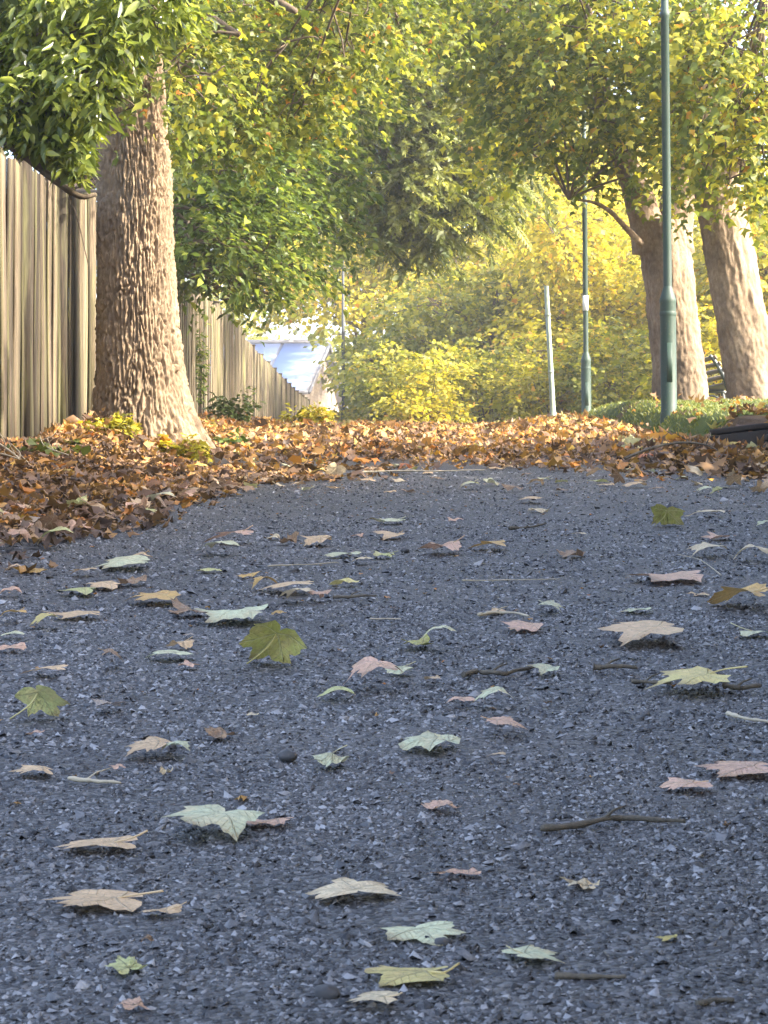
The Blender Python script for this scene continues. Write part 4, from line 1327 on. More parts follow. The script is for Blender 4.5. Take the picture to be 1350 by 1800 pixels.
# ------------------------------------------------------------------ fallen leaves
OUT = [(0, 1.0), (7, .84), (12, .80), (16, .74), (23, .62), (31, .68), (38, .80), (44, .82), (49, .95), (55, .82), (61, .77), (69, .62), (78, .63), (90, .68), (98, .66), (105, .76), (113, .63), (124, .54), (140, .42), (158, .26), (171, .17), (180, .10)]
def leaf_geo(seed, arch=.18, axis=0.0, curl=.10, fold=0.0, lobes=1.0, narrow=1.0, rings=(0, .22, .42, .62, .82, 1.0), simple=False):
    g = np.random.default_rng(seed)
    an = [a for a, r in OUT] + [360 - a for a, r in OUT[-2:0:-1]]
    ra = [r for a, r in OUT] + [r for a, r in OUT[-2:0:-1]]
    if simple:
        an = an[::2]; ra = ra[::2]
    an = np.radians(np.array(an, float)); ra = np.array(ra)
    ra = (ra - .55) * lobes + .55 if lobes != 1 else ra
    k = np.array(range(len(an)))
    ra = ra * (1 + .10 * g.normal(0, 1, len(an)) * .6) * (1 + .14 * np.sin(an * 2 + g.uniform(0, 6)) * g.uniform(.2, 1))
    an = an + g.normal(0, .02, len(an))
    pts = [(0, 0)]; tri, quad = [], []
    m = len(an)
    rings = [r for r in rings if r > 0]
    UV = [(0.0, 0.0)]
    for r in rings:
        for a, rr in zip(an, ra):
            UV.append((r * rr * math.sin(a) * narrow, r * rr * math.cos(a)))
    UV = np.array(UV)
    for j in range(m): tri.append((0, 1 + (j + 1) % m, 1 + j))
    for q in range(len(rings) - 1):
        for j in range(m):
            a0 = 1 + q * m + j; a1 = 1 + q * m + (j + 1) % m
            quad.append((a0, a1, a1 + m, a0 + m))
    u, v = UV[:, 0], UV[:, 1]
    t = u * math.cos(axis) + v * math.sin(axis)
    rr = np.hypot(u, v)
    z = arch * (1 - (t / .8) ** 2)
    z = z + curl * rr ** 2 * np.sin(3 * np.arctan2(u, v) + g.uniform(0, 6.28)) + curl * .7 * vnoise(u * 3 + seed, v * 3, 0, seed)
    if fold: z = z - fold * np.abs(u * math.sin(axis + 1.0) + v * math.cos(axis + 1.0))
    # each lobe creased along its vein
    th = np.degrees(np.arctan2(u, v))
    near = np.min(np.abs(th[:, None] - np.array([0, 50, -50, 104, -104])[None]), axis=1)
    z = z + .05 * rr * np.clip(near / 25, 0, 1) * g.uniform(-.6, 1.2)
    return UV, z, np.array(tri), np.array(quad)

COL = {'cream': (.68, .55, .34), 'mint': (.56, .58, .36), 'tan': (.62, .43, .24), 'pink': (.62, .38, .26), 'yellow': (.62, .52, .18), 'green': (.36, .36, .09), 'palegreen': (.48, .50, .20), 'orange': (.58, .36, .11),
       'brown': (.26, .16, .09), 'grey': (.33, .28, .24), 'red': (.50, .15, .06), 'gold': (.62, .44, .08)}
SLOPE = math.atan(.07)

def surf(px, py):
    d = 8.0
    for _ in range(40):
        x = (px - 675) / F * d
        zt = float(ground(x, d)) + .004
        yy = 900 - F * (zt - CAM_H) / d
        # slope of the view: lower on the picture means nearer
        nd = d + (yy - py) * d * d / 2916 * .8
        d = min(max(nd, 2.2), 27.5)
    return (px - 675) / F * d, d, float(ground((px - 675) / F * d, d))

def stalk_mesh(w, tail, seed, up=.18, length=.62):
    g = np.random.default_rng(seed)
    # from the blade's base outwards along -y
    p0 = np.array([0, -.04, tail]); p1 = np.array([g.normal(0, .08), -.04 - length * .5, tail + up * .4]); p2 = np.array([g.normal(0, .22), -.04 - length, max(.01, tail + up)])
    mb = MB(); mb.tube(spline([p0 * w, p1 * w, p2 * w], 9), np.linspace(.010, .016, 9) * w, 5)
    return mb

def fallen(px, py, w, h, c, label, group=None, kind='flat', yaw=None, seed=None, stalk=True, cat='leaf'):
    seed = int(px * 3 + py * 7) if seed is None else seed
    g = np.random.default_rng(seed)
    x, d, z = surf(px, py)
    ww = w * d / F; hh = h * d / F
    yaw = g.uniform(0, 6.28) if yaw is None else R(yaw)
    kw = dict(arch=g.uniform(.10, .22), axis=g.uniform(0, 3.14), curl=g.uniform(.05, .13))
    if kind == 'tent': kw = dict(arch=.30, axis=-yaw + g.normal(0, .3), curl=.06)
    if kind == 'rim': kw = dict(arch=-.16, axis=g.uniform(0, 3.14), curl=.14)
    if kind == 'fold': kw = dict(arch=.24, axis=g.uniform(0, 3.14), curl=.07, fold=-.22)
    if kind == 'roll': kw = dict(arch=.34, axis=1.2, curl=.10, narrow=.62)
    if kind == 'oval': kw = dict(arch=.16, axis=g.uniform(0, 3), curl=.05, lobes=.28, narrow=.55)
    if kind == 'scrap': kw = dict(arch=.10, axis=g.uniform(0, 3), curl=.22, lobes=1.25, narrow=.6)
    UV, Z, tri, quad = leaf_geo(seed, **kw)
    cy, sy = math.cos(yaw), math.sin(yaw)
    X = UV[:, 0] * cy - UV[:, 1] * sy; Y = UV[:, 0] * sy + UV[:, 1] * cy
    ext = X.max() - X.min()
    s = ww / ext
    # raise the curl so that the leaf stands as high in the picture as it does in the photograph
    graze = .81 / d
    need = max(hh - (Y.max() - Y.min()) * s * graze * .55, .012 if h > 12 else .006)
    zr = (Z.max() - Z.min()) * s
    kz = min(max(1.0 * need / max(zr, 1e-5), .3), 3.6)
    Z = Z * kz
    # the blade is drawn together across its depth where it curls up
    if kind != 'stand':
        ky = min(1.0, max(.42, .80 * hh / max((Y.max() - Y.min()) * s * graze, 1e-5)))
        Y = Y * ky
    xc = (X.max() + X.min()) / 2 * s
    if kind == 'stand':
        Z2 = Z * .5 - .35 * np.abs(UV[:, 0]) ** 1.5
        V = np.stack([UV[:, 0] * .82, UV[:, 1], Z2], -1)
        m = np.array(Matrix.Rotation(yaw, 3, 'Y')).T
        tilt = np.array(Matrix.Rotation(R(68), 3, 'X')).T
        rolled = V @ np.array(Matrix.Rotation(yaw, 3, 'Z')).T
        Vw = rolled @ tilt.T
        s = ww / (Vw[:, 0].max() - Vw[:, 0].min())
        sh = hh / ((Vw[:, 2].max() - Vw[:, 2].min()) * s)
        Vw = Vw * s; Vw[:, 2] *= min(max(sh, .6), 1.5)
        low = Vw[:, 2].min(); xc = (Vw[:, 0].max() + Vw[:, 0].min()) / 2
        Vw = Vw - np.array([xc, 0, low + .24 * (Vw[:, 2].max() - low)])
        under = np.minimum(Vw[:, 2], 0)
        Vw[:, 1] += under * 1.1; Vw[:, 2] = np.maximum(Vw[:, 2], 0) * 1.3 + .002
        me = mesh_np('fallen_leaf', Vw, [tri, quad], M['fallen'], True, uv=UV)
        o = obj('fallen_leaf', me, None, (x, d, z + .004)); o.rotation_euler = (SLOPE, 0, 0)
        o.color = (*COL[c], 1)
        tag(o, label, cat, group)
        mb = MB(); b = Vw[0]
        mb.tube(spline([b + np.array([0, -.004, 0]), b * .5 + np.array([-.02, -.03, .005]), b * 0 + np.array([-.07, -.03, .003])], 9), .0018, 5)
        st = obj('stalk', mb.mesh('stalk', M['stalk'], True), o); st.color = (*COL[c], 1)
        return o
    xb, yb = X * s, Y * s
    V = np.stack([xb * cy + yb * sy, -xb * sy + yb * cy, Z * s], -1)
    low = V[:, 2].min()
    V[:, 2] -= low - .0015
    me = mesh_np('fallen_leaf', V, [tri, quad], M['fallen'], True, uv=UV)
    o = obj('fallen_leaf', me)
    o.location = (x - xc, d - (Y.max() + Y.min()) / 2 * s * .3, z + .004)
    o.rotation_euler = (SLOPE, 0, yaw)
    o.rotation_euler = (Matrix.Rotation(SLOPE, 3, 'X') @ Matrix.Rotation(yaw, 3, 'Z')).to_euler()
    o.color = (*(np.array(COL[c]) * g.uniform(.9, 1.1)), 1)
    tag(o, label, cat, group)
    if w > 34 and ('stalk' in label or g.random() < .3):
        mb = stalk_mesh(s, float(V[0, 2] / s), seed, g.uniform(.0, .22), g.uniform(.35, .6) if 'stalk' in label else g.uniform(.2, .4))
        st = obj('stalk', mb.mesh('stalk', M['stalk'], True), o); st.color = o.color
    return o

GF = 'fallen leaves scattered on the open asphalt'
LEAVES = [
 (650,1768,108,30,'cream','small cream leaf lowest in the picture on the asphalt','tent',80),
 (715,1722,150,44,'yellow','yellow-green leaf with a browned tip and stalk pointing right, near the bottom','flat',90),
 (938,1690,112,34,'mint','pale mint leaf with its stalk running up left, right of the yellow-green leaf','tent',-60),
 (735,1645,172,40,'mint','wide speckled mint leaf above the yellow-green leaf at the bottom','flat',200),
 (620,1580,176,38,'cream','cream leaf peaked like a tent left of the bottom middle','tent',20),
 (795,1541,102,16,'pink','thin pinkish leaf scrap right of the cream tent-shaped leaf','scrap',100),
 (1020,1564,72,26,'cream','crumpled pale leaf alone on bare asphalt at lower right','scrap',60),
 (160,1590,185,42,'tan','long tan leaf with a long stalk up right, lower left','flat',95),
 (282,1609,76,18,'tan','narrow tan leaf just below the long-stalked tan leaf','oval',95),
 (222,1708,80,28,'palegreen','ragged pale green leaf at the lower left','scrap',30),
 (165,1492,155,24,'tan','flat tan leaf with its stalk rising right, left of the big pale leaf','roll',92),
 (375,1458,185,56,'mint','big pale mint leaf with torn rim at lower left, largest on the asphalt','flat',150),
 (462,1449,112,18,'pink','pinkish leaf lying at the right of the big pale mint leaf','scrap',85),
 (775,1424,72,20,'pink','faded pink leaf fragment in the lower middle of the asphalt','scrap',20),
 (265,1326,100,34,'tan','curled tan leaf arched over a gap, left of the mint triangle','tent',70),
 (305,1328,60,30,'mint','mint leaf touching the right side of the arched tan leaf','tent',10),
 (580,1345,66,34,'mint','small mint triangular leaf with its stalk up right, lower centre left','oval',130),
 (755,1314,112,34,'mint','mint leaf with a broken right end in the middle of the asphalt','flat',60),
 (892,1287,78,30,'pink','pink leaf with a dark stalk to the left, right of centre','tent',-80),
 (205,1358,34,16,'pink','tiny pink leaf scrap left of the arched tan leaf','scrap',40),
 (290,1362,28,16,'cream','tiny cream leaf scrap below the arched tan leaf','scrap',80),
 (55,1360,84,18,'tan','thin tan leaf at the left edge below the cupped green leaf','scrap',90),
 (1207,1386,96,20,'pink','narrow pink leaf below the long pink one at the right edge','oval',88),
 (1290,1358,142,28,'pink','long pink leaf running off the right edge','flat',85),
 (75,1262,98,52,'palegreen','cupped pale green leaf near the left edge','stand',-25),
 (190,1250,66,26,'grey','greyish shredded leaf right of the cupped green leaf','scrap',20),
 (385,1297,56,22,'brown','curly brown leaf left of centre above the mint triangle','rim',60),
 (590,1226,68,20,'palegreen','pale green leaf tucked below the big pinkish leaf','oval',90),
 (655,1208,112,58,'pink','big pinkish tan leaf humped in the middle of the picture','tent',160),
 (702,1184,52,16,'mint','mint leaf tip sticking out behind the big pinkish leaf','oval',70),
 (760,1201,30,16,'tan','small round tan leaf right of the big pinkish leaf','oval',30),
 (868,1240,82,36,'mint','bent mint leaf beside a pink one, right of centre','tent',30),
 (810,1239,56,16,'pink','narrow pink leaf touching the left of the bent mint leaf','oval',90),
 (952,1184,62,20,'mint','mint leaf lying over the end of the dark twig','fold',90),
 (1205,1212,152,44,'yellow','pink and yellow leaf with its stalk up right beside the dark twig','flat',95),
 (480,1166,122,78,'green','olive-green leaf standing upright on its edge in the middle left','stand',34),
 (768,1139,74,42,'mint','pale mint leaf half of a pair right of the upright leaf','tent',40),
 (733,1137,60,24,'green','olive leaf under the left side of the pale mint one','rim',100),
 (1122,1126,146,42,'tan','broad tan leaf curled at the right end on the right side','flat',92),
 (201,1174,42,36,'brown','small rounded brownish leaf with its stalk to the left','tent',-90),
 (298,1158,86,18,'mint','narrow mint leaf under a small tan one, left side','oval',90),
 (316,1139,52,18,'tan','small tan leaf above the narrow mint leaf, left side','oval',85),
 (75,1187,86,20,'tan','tan leaf with a dark curled right end near the left edge','roll',88),
 (18,1145,56,16,'pink','pink leaf cut by the left edge above the cupped green leaf','oval',90),
 (20,1119,48,10,'mint','thin mint leaf cut by the left edge','oval',90),
 (82,1100,58,26,'yellow','yellow leaf with its tip down lying before a long tan leaf, left','tent',160),
 (125,1085,108,16,'tan','long thin tan leaf behind the yellow one, left','scrap',90),
 (22,1090,54,22,'orange','orange-tan leaf at the left edge beside the yellow leaf','oval',90),
 (402,1092,134,34,'mint','mint leaf stretching right of the pink-brown leaf','flat',88),
 (332,1082,76,34,'brown','pink-brown cupped leaf touching the stretched mint leaf','rim',50),
 (270,1058,106,24,'orange','tan and yellow leaf left of the pink-brown cupped leaf','flat',95),
 (520,1058,64,28,'cream','cream leaf with two raised lobes left of centre','tent',30),
 (562,1056,44,22,'pink','pale pink leaf at the right of the cream two-lobed leaf','fold',60),
 (500,1042,112,24,'tan','wide tan leaf behind the cream two-lobed leaf','roll',92),
 (466,1036,54,26,'orange','orange leaf propped at the left of the wide tan leaf','tent',10),
 (605,1030,56,16,'yellow','small yellow pointed leaf left of the picture centre','oval',80),
 (915,1105,78,20,'pink','pink and mint leaf beside a pale twig right of centre','fold',90),
 (970,1076,52,22,'mint','small mint leaf humped on the asphalt right of centre','tent',-70),
 (1115,1077,62,10,'mint','flat thin mint leaf above the broad tan leaf','scrap',90),
 (1168,1023,138,26,'pink','long pinkish leaf on the right below the cream tents','flat',90),
 (1300,1069,108,50,'orange','orange-yellow leaf with a lifted edge at the right edge','fold',70),
 (1225,1049,42,10,'tan','tiny tan leaf left of the orange-yellow lifted leaf','scrap',90),
 (1330,1117,62,12,'mint','mint leaf cut by the right edge with a thin stalk left','oval',-88),
 (1322,987,68,32,'cream','cream tent-shaped leaf at the right edge','tent',15),
 (1246,978,74,26,'cream','cream leaf with a raised left lobe near the right edge','tent',60),
 (1257,947,54,14,'pink','pinkish curled leaf above the cream leaves at right','rim',90),
 (1173,924,62,34,'green','olive-yellow leaf standing like a small mound at right','stand',5),
 (1238,908,74,14,'cream','cream leaf just right of the standing olive leaf','scrap',90),
 (1005,979,54,22,'brown','brown crisp leaf alone in the right half of the path','rim',70),
 (772,972,78,26,'pink','pink leaf with a mint left tip in the middle of the path','flat',90),
 (855,966,70,22,'orange','orange-pink leaf touching the right of the pink mint-tipped leaf','fold',85),
 (380,975,84,28,'mint','mint tent-shaped leaf below the pink-brown folded one, left','tent',20),
 (400,956,90,26,'pink','pink-brown folded leaf behind the mint tent, left','roll',80),
 (505,957,42,24,'brown','brown curled leaf left of the tan ragged one','rim',60),
 (552,960,62,22,'tan','ragged tan leaf beside the brown curled leaf','flat',70),
 (480,949,24,16,'cream','small round pale leaf left of the brown curled leaf','oval',40),
 (683,948,58,18,'tan','two-toned tan leaf with a brown underside, middle of path','fold',95),
 (628,944,26,12,'pink','small pinkish leaf left of the two-toned tan leaf','oval',90),
 (680,922,66,14,'mint','thin mint leaf lying across the middle of the path','scrap',90),
 (800,917,30,14,'pink','small pink leaf right of the thin mint leaf','oval',70),
 (602,978,68,10,'mint','thin mint leaf with a pale stalk left of centre','oval',95),
 (672,980,46,14,'palegreen','pale green leaf right of the thin mint stalked leaf','scrap',80),
 (636,990,44,12,'cream','low cream leaf below the pair of green leaves','tent',40),
 (208,1000,112,26,'mint','wide mint leaf with a brown upper fold, left','flat',95),
 (245,984,50,14,'tan','tan leaf resting on the wide mint leaf','oval',90),
 (363,1005,52,8,'palegreen','flat pale green sliver of leaf left of centre','scrap',90),
 (437,1015,46,12,'orange','small orange leaf left of centre above the orange propped one','oval',90),
 (180,1034,60,16,'tan','tan leaf with a brown crumpled end at left','flat',90),
 (228,1028,56,18,'brown','brown crumpled leaf beside the tan one at left','rim',80),
 (132,1044,70,16,'palegreen','yellow-green flat leaf at left near the edge','flat',85),
 (18,1046,42,16,'pink','pinkish leaf at the left edge below the litter','oval',85),
 (24,1008,36,18,'tan','tan leaf at the left edge just under the litter','tent',50),
 (66,1008,40,14,'orange','orange-tan leaf by the left edge beside a tan one','oval',80),
 (145,1012,50,16,'tan','tan leaf with a point left of the wide mint leaf','tent',70),
 (947,901,42,10,'cream','small cream leaf on the far right half of the path','oval',90),
 (930,884,56,12,'tan','tan leaf on the far path below the drift','tent',70),
 (1012,943,38,8,'cream','cream leaf sliver right of centre','scrap',90),
 (1346,926,36,12,'mint','mint leaf cut by the right edge below the drift','oval',90),
 (1170,1653,44,8,'yellow','yellowish leaf sliver in the bare lower right asphalt','scrap',95),
 (1240,866,34,12,'mint','white-green leaf near the drift at far right','tent',60),
 (1115,856,46,10,'tan','tan leaf at the near rim of the right drift','oval',85),
 (825,860,40,14,'mint','pale green leaf alone near the drift in the middle','tent',60),
 (280,886,60,22,'mint','mint leaf on the near rim of the left litter','tent',30),
 (135,905,50,36,'palegreen','long green leaf leaning on the left litter','fold',20),
 (95,960,66,36,'palegreen','green leaf at the tip of the left litter','tent',60),
 (140,940,62,34,'pink','pinkish tan leaf at the corner of the left litter','flat',40),
 (588,838,44,26,'cream','cream leaf upright at the edge of the middle drift','stand',20),
 (560,838,40,16,'gold','golden leaf at the near edge of the drift left of the cream one','tent',40),
 (712,832,30,18,'red','red leaf at the near edge of the drift in the middle','tent',30),
 (292,833,40,20,'red','red-orange leaf in the litter before the thick tree','tent',60),
 (342,834,46,20,'gold','golden leaf in the litter right of the red-orange one','tent',20),
 (1132,814,40,18,'red','orange-red leaf at the foot of the right drift','tent',70),
 (330,1120,26,8,'grey','tiny grey leaf crumb above the narrow mint leaf','scrap',30),
 (330,1174,44,14,'pink','faint pinkish leaf scrap right of the small rounded leaf','scrap',60),
 (440,1258,34,6,'cream','cream leaf sliver left of the humped pinkish leaf','scrap',90),
 (870,1332,40,10,'tan','curved tan leaf sliver right of the broken mint leaf','roll',95),
 (60,1293,36,10,'pink','small pale pink leaf piece under the cupped green leaf','scrap',80),
 (230,1778,70,22,'pink','faint pinkish leaf piece at the bottom left','scrap',30),
 (258,1665,24,22,'brown','small brown seed-like leaf curl at the lower left','tent',0),
 (490,1082,30,10,'orange','small orange leaf right of the stretched mint leaf','oval',90),
 (870,1078,40,10,'tan','tan leaf bit above a pale twig right of centre','rim',80),
]
for a in LEAVES:
    px, py, w, h, c, lab, kind, yaw = a
    fallen(px, py, w, h, c, lab, GF, kind, yaw)

# further single leaves that lie on the rims of the drifts: shared shapes, one object each
protos = []
for k in range(14):
    g = np.random.default_rng(900 + k)
    UV, Z, tri, quad = leaf_geo(900 + k, arch=g.uniform(.1, .35), axis=g.uniform(0, 3), curl=g.uniform(.08, .2), fold=float(g.choice([0, 0, -.4])), narrow=g.uniform(.65, 1), rings=(.35, .7, 1.0), simple=False)
    V = np.stack([UV[:, 0], UV[:, 1], Z - Z.min()], -1)
    me = mesh_np('fallen_leaf', V, [tri, quad], M['fallen'], True, uv=UV)
    sm = stalk_mesh(1.0, float(V[0, 2]), k, .2, .6).mesh('stalk', M['stalk'], True)
    protos.append((me, sm))
first = None
RIM = []
def rim_leaf(x, d, size, c, label, group, lift=0.0, tilt=.25):
    global first
    me, sm = protos[rng.integers(0, 14)]
    if first is None:
        first = (bpy.data.objects.new('fallen_leaf', me), bpy.data.objects.new('stalk', sm)); o, st = first
    else:
        o = first[0].copy(); st = first[1].copy(); o.data = me; st.data = sm
    o.location = (x, d, float(ground(x, d)) + .004 + lift)
    o.rotation_euler = (SLOPE + rng.normal(0, tilt), rng.normal(0, tilt), rng.uniform(0, 6.28))
    o.scale = (size, size, size * rng.uniform(.7, 1.4))
    o.color = (*(np.array(COL[c]) * rng.uniform(.75, 1.1)), 1)
    tag(o, label, 'leaf', group)
    RIM.append((group, c, o))
    col.objects.link(o)
    st.parent = o; st.color = o.color; col.objects.link(st)
def pickc(p): 
    ks = list(p); w = np.array([p[k] for k in ks], float); return ks[rng.choice(len(ks), p=w / w.sum())]
for k in range(62):
    d = rng.uniform(8.2, 14.5); edge = np.interp(d, [8, 9.3, 12.6, 14.4, 16], [-1.9, -1.6, -1.2, -.75, -.2])
    x = edge - abs(rng.normal(0, .45)) + .12
    rim_leaf(x, d, rng.uniform(.065, .105), pickc(dict(tan=4, pink=3, brown=4, palegreen=2, cream=1, grey=2)), 'curled fallen leaf in the shaded litter along the left verge', 'leaves in the shaded litter along the left verge', rng.uniform(0, .05), .4)
for k in range(50):
    d = rng.uniform(13.2, 17.5); x = rng.uniform(-1.2, 2.6)
    rim_leaf(x, d, rng.uniform(.06, .10), pickc(dict(tan=4, brown=3, palegreen=2, mint=2, cream=1)), 'leaf lying flat on the shaded asphalt close to the brown drift', 'leaves on the asphalt just before the drift', 0.0, .12)
for k in range(44):
    d = rng.uniform(12.8, 17.0); x = float(wall_x(d)) - abs(rng.normal(0, .55)) - .05
    rim_leaf(x, d, rng.uniform(.065, .11), pickc(dict(tan=5, cream=3, palegreen=2, brown=2, pink=1)), 'dry leaf in the drift below the low dark wall', 'leaves in the drift below the low wall', rng.uniform(0, .06), .4)
for k in range(30):
    d = rng.uniform(19, 26); x = rng.uniform(-1.6, 2.6)
    rim_leaf(x, d, rng.uniform(.08, .12), pickc(dict(orange=4, gold=3, red=1, tan=3)), 'bright leaf on top of the sunlit drift over the crest', 'bright leaves on top of the drift over the crest', rng.uniform(.03, .09), .5)

ORD = ['first', 'second', 'third', 'fourth', 'fifth', 'sixth', 'seventh', 'eighth', 'ninth', 'tenth', 'eleventh', 'twelfth', 'thirteenth', 'fourteenth', 'fifteenth', 'sixteenth', 'seventeenth', 'eighteenth', 'nineteenth', 'twentieth']
CN = {'mint': 'pale mint', 'palegreen': 'pale green', 'pink': 'pinkish', 'grey': 'greyish', 'gold': 'golden'}
WH = {'leaves in the shaded litter along the left verge': 'curled leaf in the left verge litter', 'leaves on the asphalt just before the drift': 'flat leaf on the asphalt just before the drift',
      'leaves in the drift below the low wall': 'dry leaf in the drift below the low wall', 'bright leaves on top of the drift over the crest': 'leaf on top of the crest drift'}
by = {}
for gname, c, o in RIM: by.setdefault((gname, c), []).append(o)
for (gname, c), os_ in by.items():
    os_.sort(key=lambda o: o.location.x / o.location.y)
    for k, o in enumerate(os_):
        if k < len(os_) / 2 + .5: w, side = ORD[k], 'left'
        else: w, side = ORD[len(os_) - 1 - k], 'right'
        o['label'] = '%s %s, %s such from the %s' % (CN.get(c, c), WH[gname], w, side)

# ------------------------------------------------------------------ the drifts themselves
T_LITTER = tmpl([[0, -.1, 0], [.35, .0, .10], [.24, .25, -.02], [.55, .5, .12], [.22, .58, -.02], [0, 1, .16], [-.22, .58, -.02], [-.55, .5, .08], [-.24, .25, -.02], [-.35, .0, .14], [0, .4, -.10]],
               [[[0, 1, 2, 10], [2, 3, 4, 10], [4, 5, 6, 10], [6, 7, 8, 10], [8, 9, 0, 10]]])
def litter():
    Ps, Ss, Ts, Tl = [], [], [], []
    def add(x, d, lift, s, t, tl):
        z = ground(x, d) + lift
        Ps.append(np.stack([x, d, z], -1)); Ss.append(s); Ts.append(np.clip(t, 0, 1)); Tl.append(tl)
    def heap(x, d):
        """height of the drift above the ground"""
        h = .07 * sstep(15.0, 20.0, d) * (1 + .6 * fbm(x * 1.2, d * .8, 0, 70, 3))
        h = h + .10 * np.exp(-((x - (wall_x(d) - .25)) / .55) ** 2) * sstep(13.5, 16.5, d)
        h = h + .06 * sstep(-.9, -2.1, x) * sstep(8, 11, d) * (1 + .7 * fbm(x * 1.6, d * 1.2, 3, 71, 3)) * .8
        h = h + .22 * np.exp(-(((x + 2.35) / .35) ** 2 + ((d - 17.0) / .7) ** 2)) + .12 * np.exp(-(((x + 1.6) / .3) ** 2 + ((d - 17.2) / .5) ** 2))
        return np.clip(h, 0, .4)
    def scatter(n, x0, x1, d0, d1, edge, sz, mean_t):
        x = rng.uniform(x0, x1, n); d = rng.uniform(d0, d1, n)
        e = edge(x, d)
        k = rng.random(n) < e
        x, d = x[k], d[k]; m = len(x)
        h = heap(x, d)
        lift = .004 + h * rng.uniform(.55, 1.05, m)
        add(x, d, lift, sz * np.exp(rng.normal(0, .28, m)), rng.beta(1.3, 1.6, m) + mean_t(x, d) + .16 * fbm(x * 2.2, d * 1.3, 5, 77, 3), np.clip(.25 + h * 4, .25, .8))
    # crest drift across the path; sunlight on its far part is put into the tint
    scatter(30000, -3.2, 3.6, 14.6, 34, lambda x, d: np.clip(sstep(15.0, 19.0, d + 1.0 * fbm(x * .8, d * .5, 0, 73, 3) + 1.2 * (np.abs(x) > 1.8)) * 1.0, 0, 1) * .92 * (x < wall_x(d) + .12), .074, lambda x, d: -.06 + .22 * sstep(22, 26, d))
    # left verge litter; its shade is put into a darker, browner tint
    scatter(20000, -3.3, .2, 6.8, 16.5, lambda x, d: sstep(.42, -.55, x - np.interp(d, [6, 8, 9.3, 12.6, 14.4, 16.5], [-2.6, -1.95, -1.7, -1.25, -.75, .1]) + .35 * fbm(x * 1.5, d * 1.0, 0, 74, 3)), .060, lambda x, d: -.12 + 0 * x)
    # right side: below the wall and round its end
    scatter(9000, 1.2, 3.4, 12.5, 20, lambda x, d: sstep(-.75, -.1, x - wall_x(d) + .35 * fbm(x * 1.2, d * .9, 0, 75, 3) + .25 * sstep(14, 18, d)) * (x < wall_x(d) + .02), .09, lambda x, d: .02 + 0 * x)
    # on top of the wall and over the bank
    scatter(5200, 2.8, 7.0, 12, 26, lambda x, d: np.where(x > wall_x(d) + .0, np.where(d < 19.2, .7, .05), 0), .08, lambda x, d: .1 + 0 * x)
    # thin scatter of small fragments on the path
    x = rng.uniform(-1.9, 2.9, 900); d = 3 + 12 * rng.random(900) ** .6
    k = np.abs(x) < .2 * d + .3
    add(x[k], d[k], np.full(k.sum(), .004), rng.uniform(.008, .022, k.sum()), rng.beta(1.5, 1.6, k.sum()) - .1, np.full(k.sum(), .1))
    Pz = np.concatenate(Ps); S = np.concatenate(Ss); T = np.concatenate(Ts); TL = np.concatenate(Tl)
    m = len(Pz)
    a = rng.uniform(0, 6.28, m)
    ax = np.stack([np.cos(a), np.sin(a), rng.normal(0, .5, m) * TL], -1)
    nm = rng.normal(0, 1, (m, 3)) * TL[:, None]; nm[:, 2] += 1.0; nm[:, 1] -= .07
    flip = rng.random(m) < .4; nm[flip] *= -1
    PV = place(T_LITTER, Pz, ax, nm, S, rng.uniform(.7, 1.15, m))
    # crumple
    PV = PV + rng.normal(0, .10, PV.shape) * S[:, None, None] * np.array([.5, .5, 1.0])
    PV[:, :, 2] += np.maximum(0, (.002 - (PV[:, :, 2] - ground(PV[:, :, 0], PV[:, :, 1]))).max(axis=1))[:, None] * .8
    o = obj('leaf_litter', inst_mesh('leaf_litter', T_LITTER, PV, M['litter'], T))
    tag(o, 'brown and orange leaf litter drifted across the crest and along both verges', 'leaf litter', kind='stuff')
    print('litter', m)
litter()

# ------------------------------------------------------------------ twigs, straws, stones
def twig(pts, r, label, mat='twig', cat='twig', group='twigs lying on the path', knots=True, name='twig', lift=0.0):
    w = []
    for px, py in pts:
        x, d, z = surf(px, py); w.append(np.array([x, d, z + .004 + r * .8 + lift]))
    q = spline(w, 26)
    q[:, 2] += np.abs(fbm(q[:, 0] * 14, q[:, 1] * 3, 0, int(pts[0][0]), 2)) * r * .7
    rr = r * (1 + .28 * fbm(np.arange(26) * .45, 0 * q[:, 0], 0 * q[:, 0], int(pts[0][1]), 2)) * np.linspace(1.1, .55, 26)
    o0 = q[0].copy()
    V, Fs = tube_np(q - o0, rr, 8)
    o = obj(name, mesh_np(name, V, Fs, M[mat], True), None, o0)
    tag(o, label, cat, group)
    if knots:
        m = q[10] - o0
        mb = MB(); mb.tube([m, m + np.array([.02, .012, .014]), m + np.array([.045, .03, .02])], [r * .5, r * .4, r * .2], 5)
        obj('side_shoot', mb.mesh('side_shoot', M[mat], True), o)
    return o
twig([(950, 1462), (1000, 1458), (1060, 1448), (1100, 1443), (1160, 1447), (1205, 1449)], .0062, 'long dark knobbly stick on bare asphalt at lower right')
twig([(815, 1192), (840, 1186), (880, 1190), (910, 1184), (940, 1176)], .008, 'dark thick twig ending at the mint leaf right of centre')
twig([(1043, 1180), (1070, 1180), (1120, 1179)], .009, 'short dark twig left of the pink and yellow leaf')
twig([(1272, 1210), (1300, 1214), (1338, 1212)], .008, 'dark forked twig right of the pink and yellow leaf')
twig([(1110, 1203), (1140, 1204), (1180, 1206)], .006, 'thin dark twig under the pink and yellow leaf')
twig([(120, 1372), (160, 1376), (212, 1380)], .0042, 'pale grey stick at the left below the arched tan leaf', 'straw')
twig([(895, 931), (930, 929), (960, 922)], .007, 'small dark twig on the far half of the path')
twig([(585, 1052), (620, 1052), (662, 1051)], .006, 'straight grey twig right of the cream two-lobed leaf')
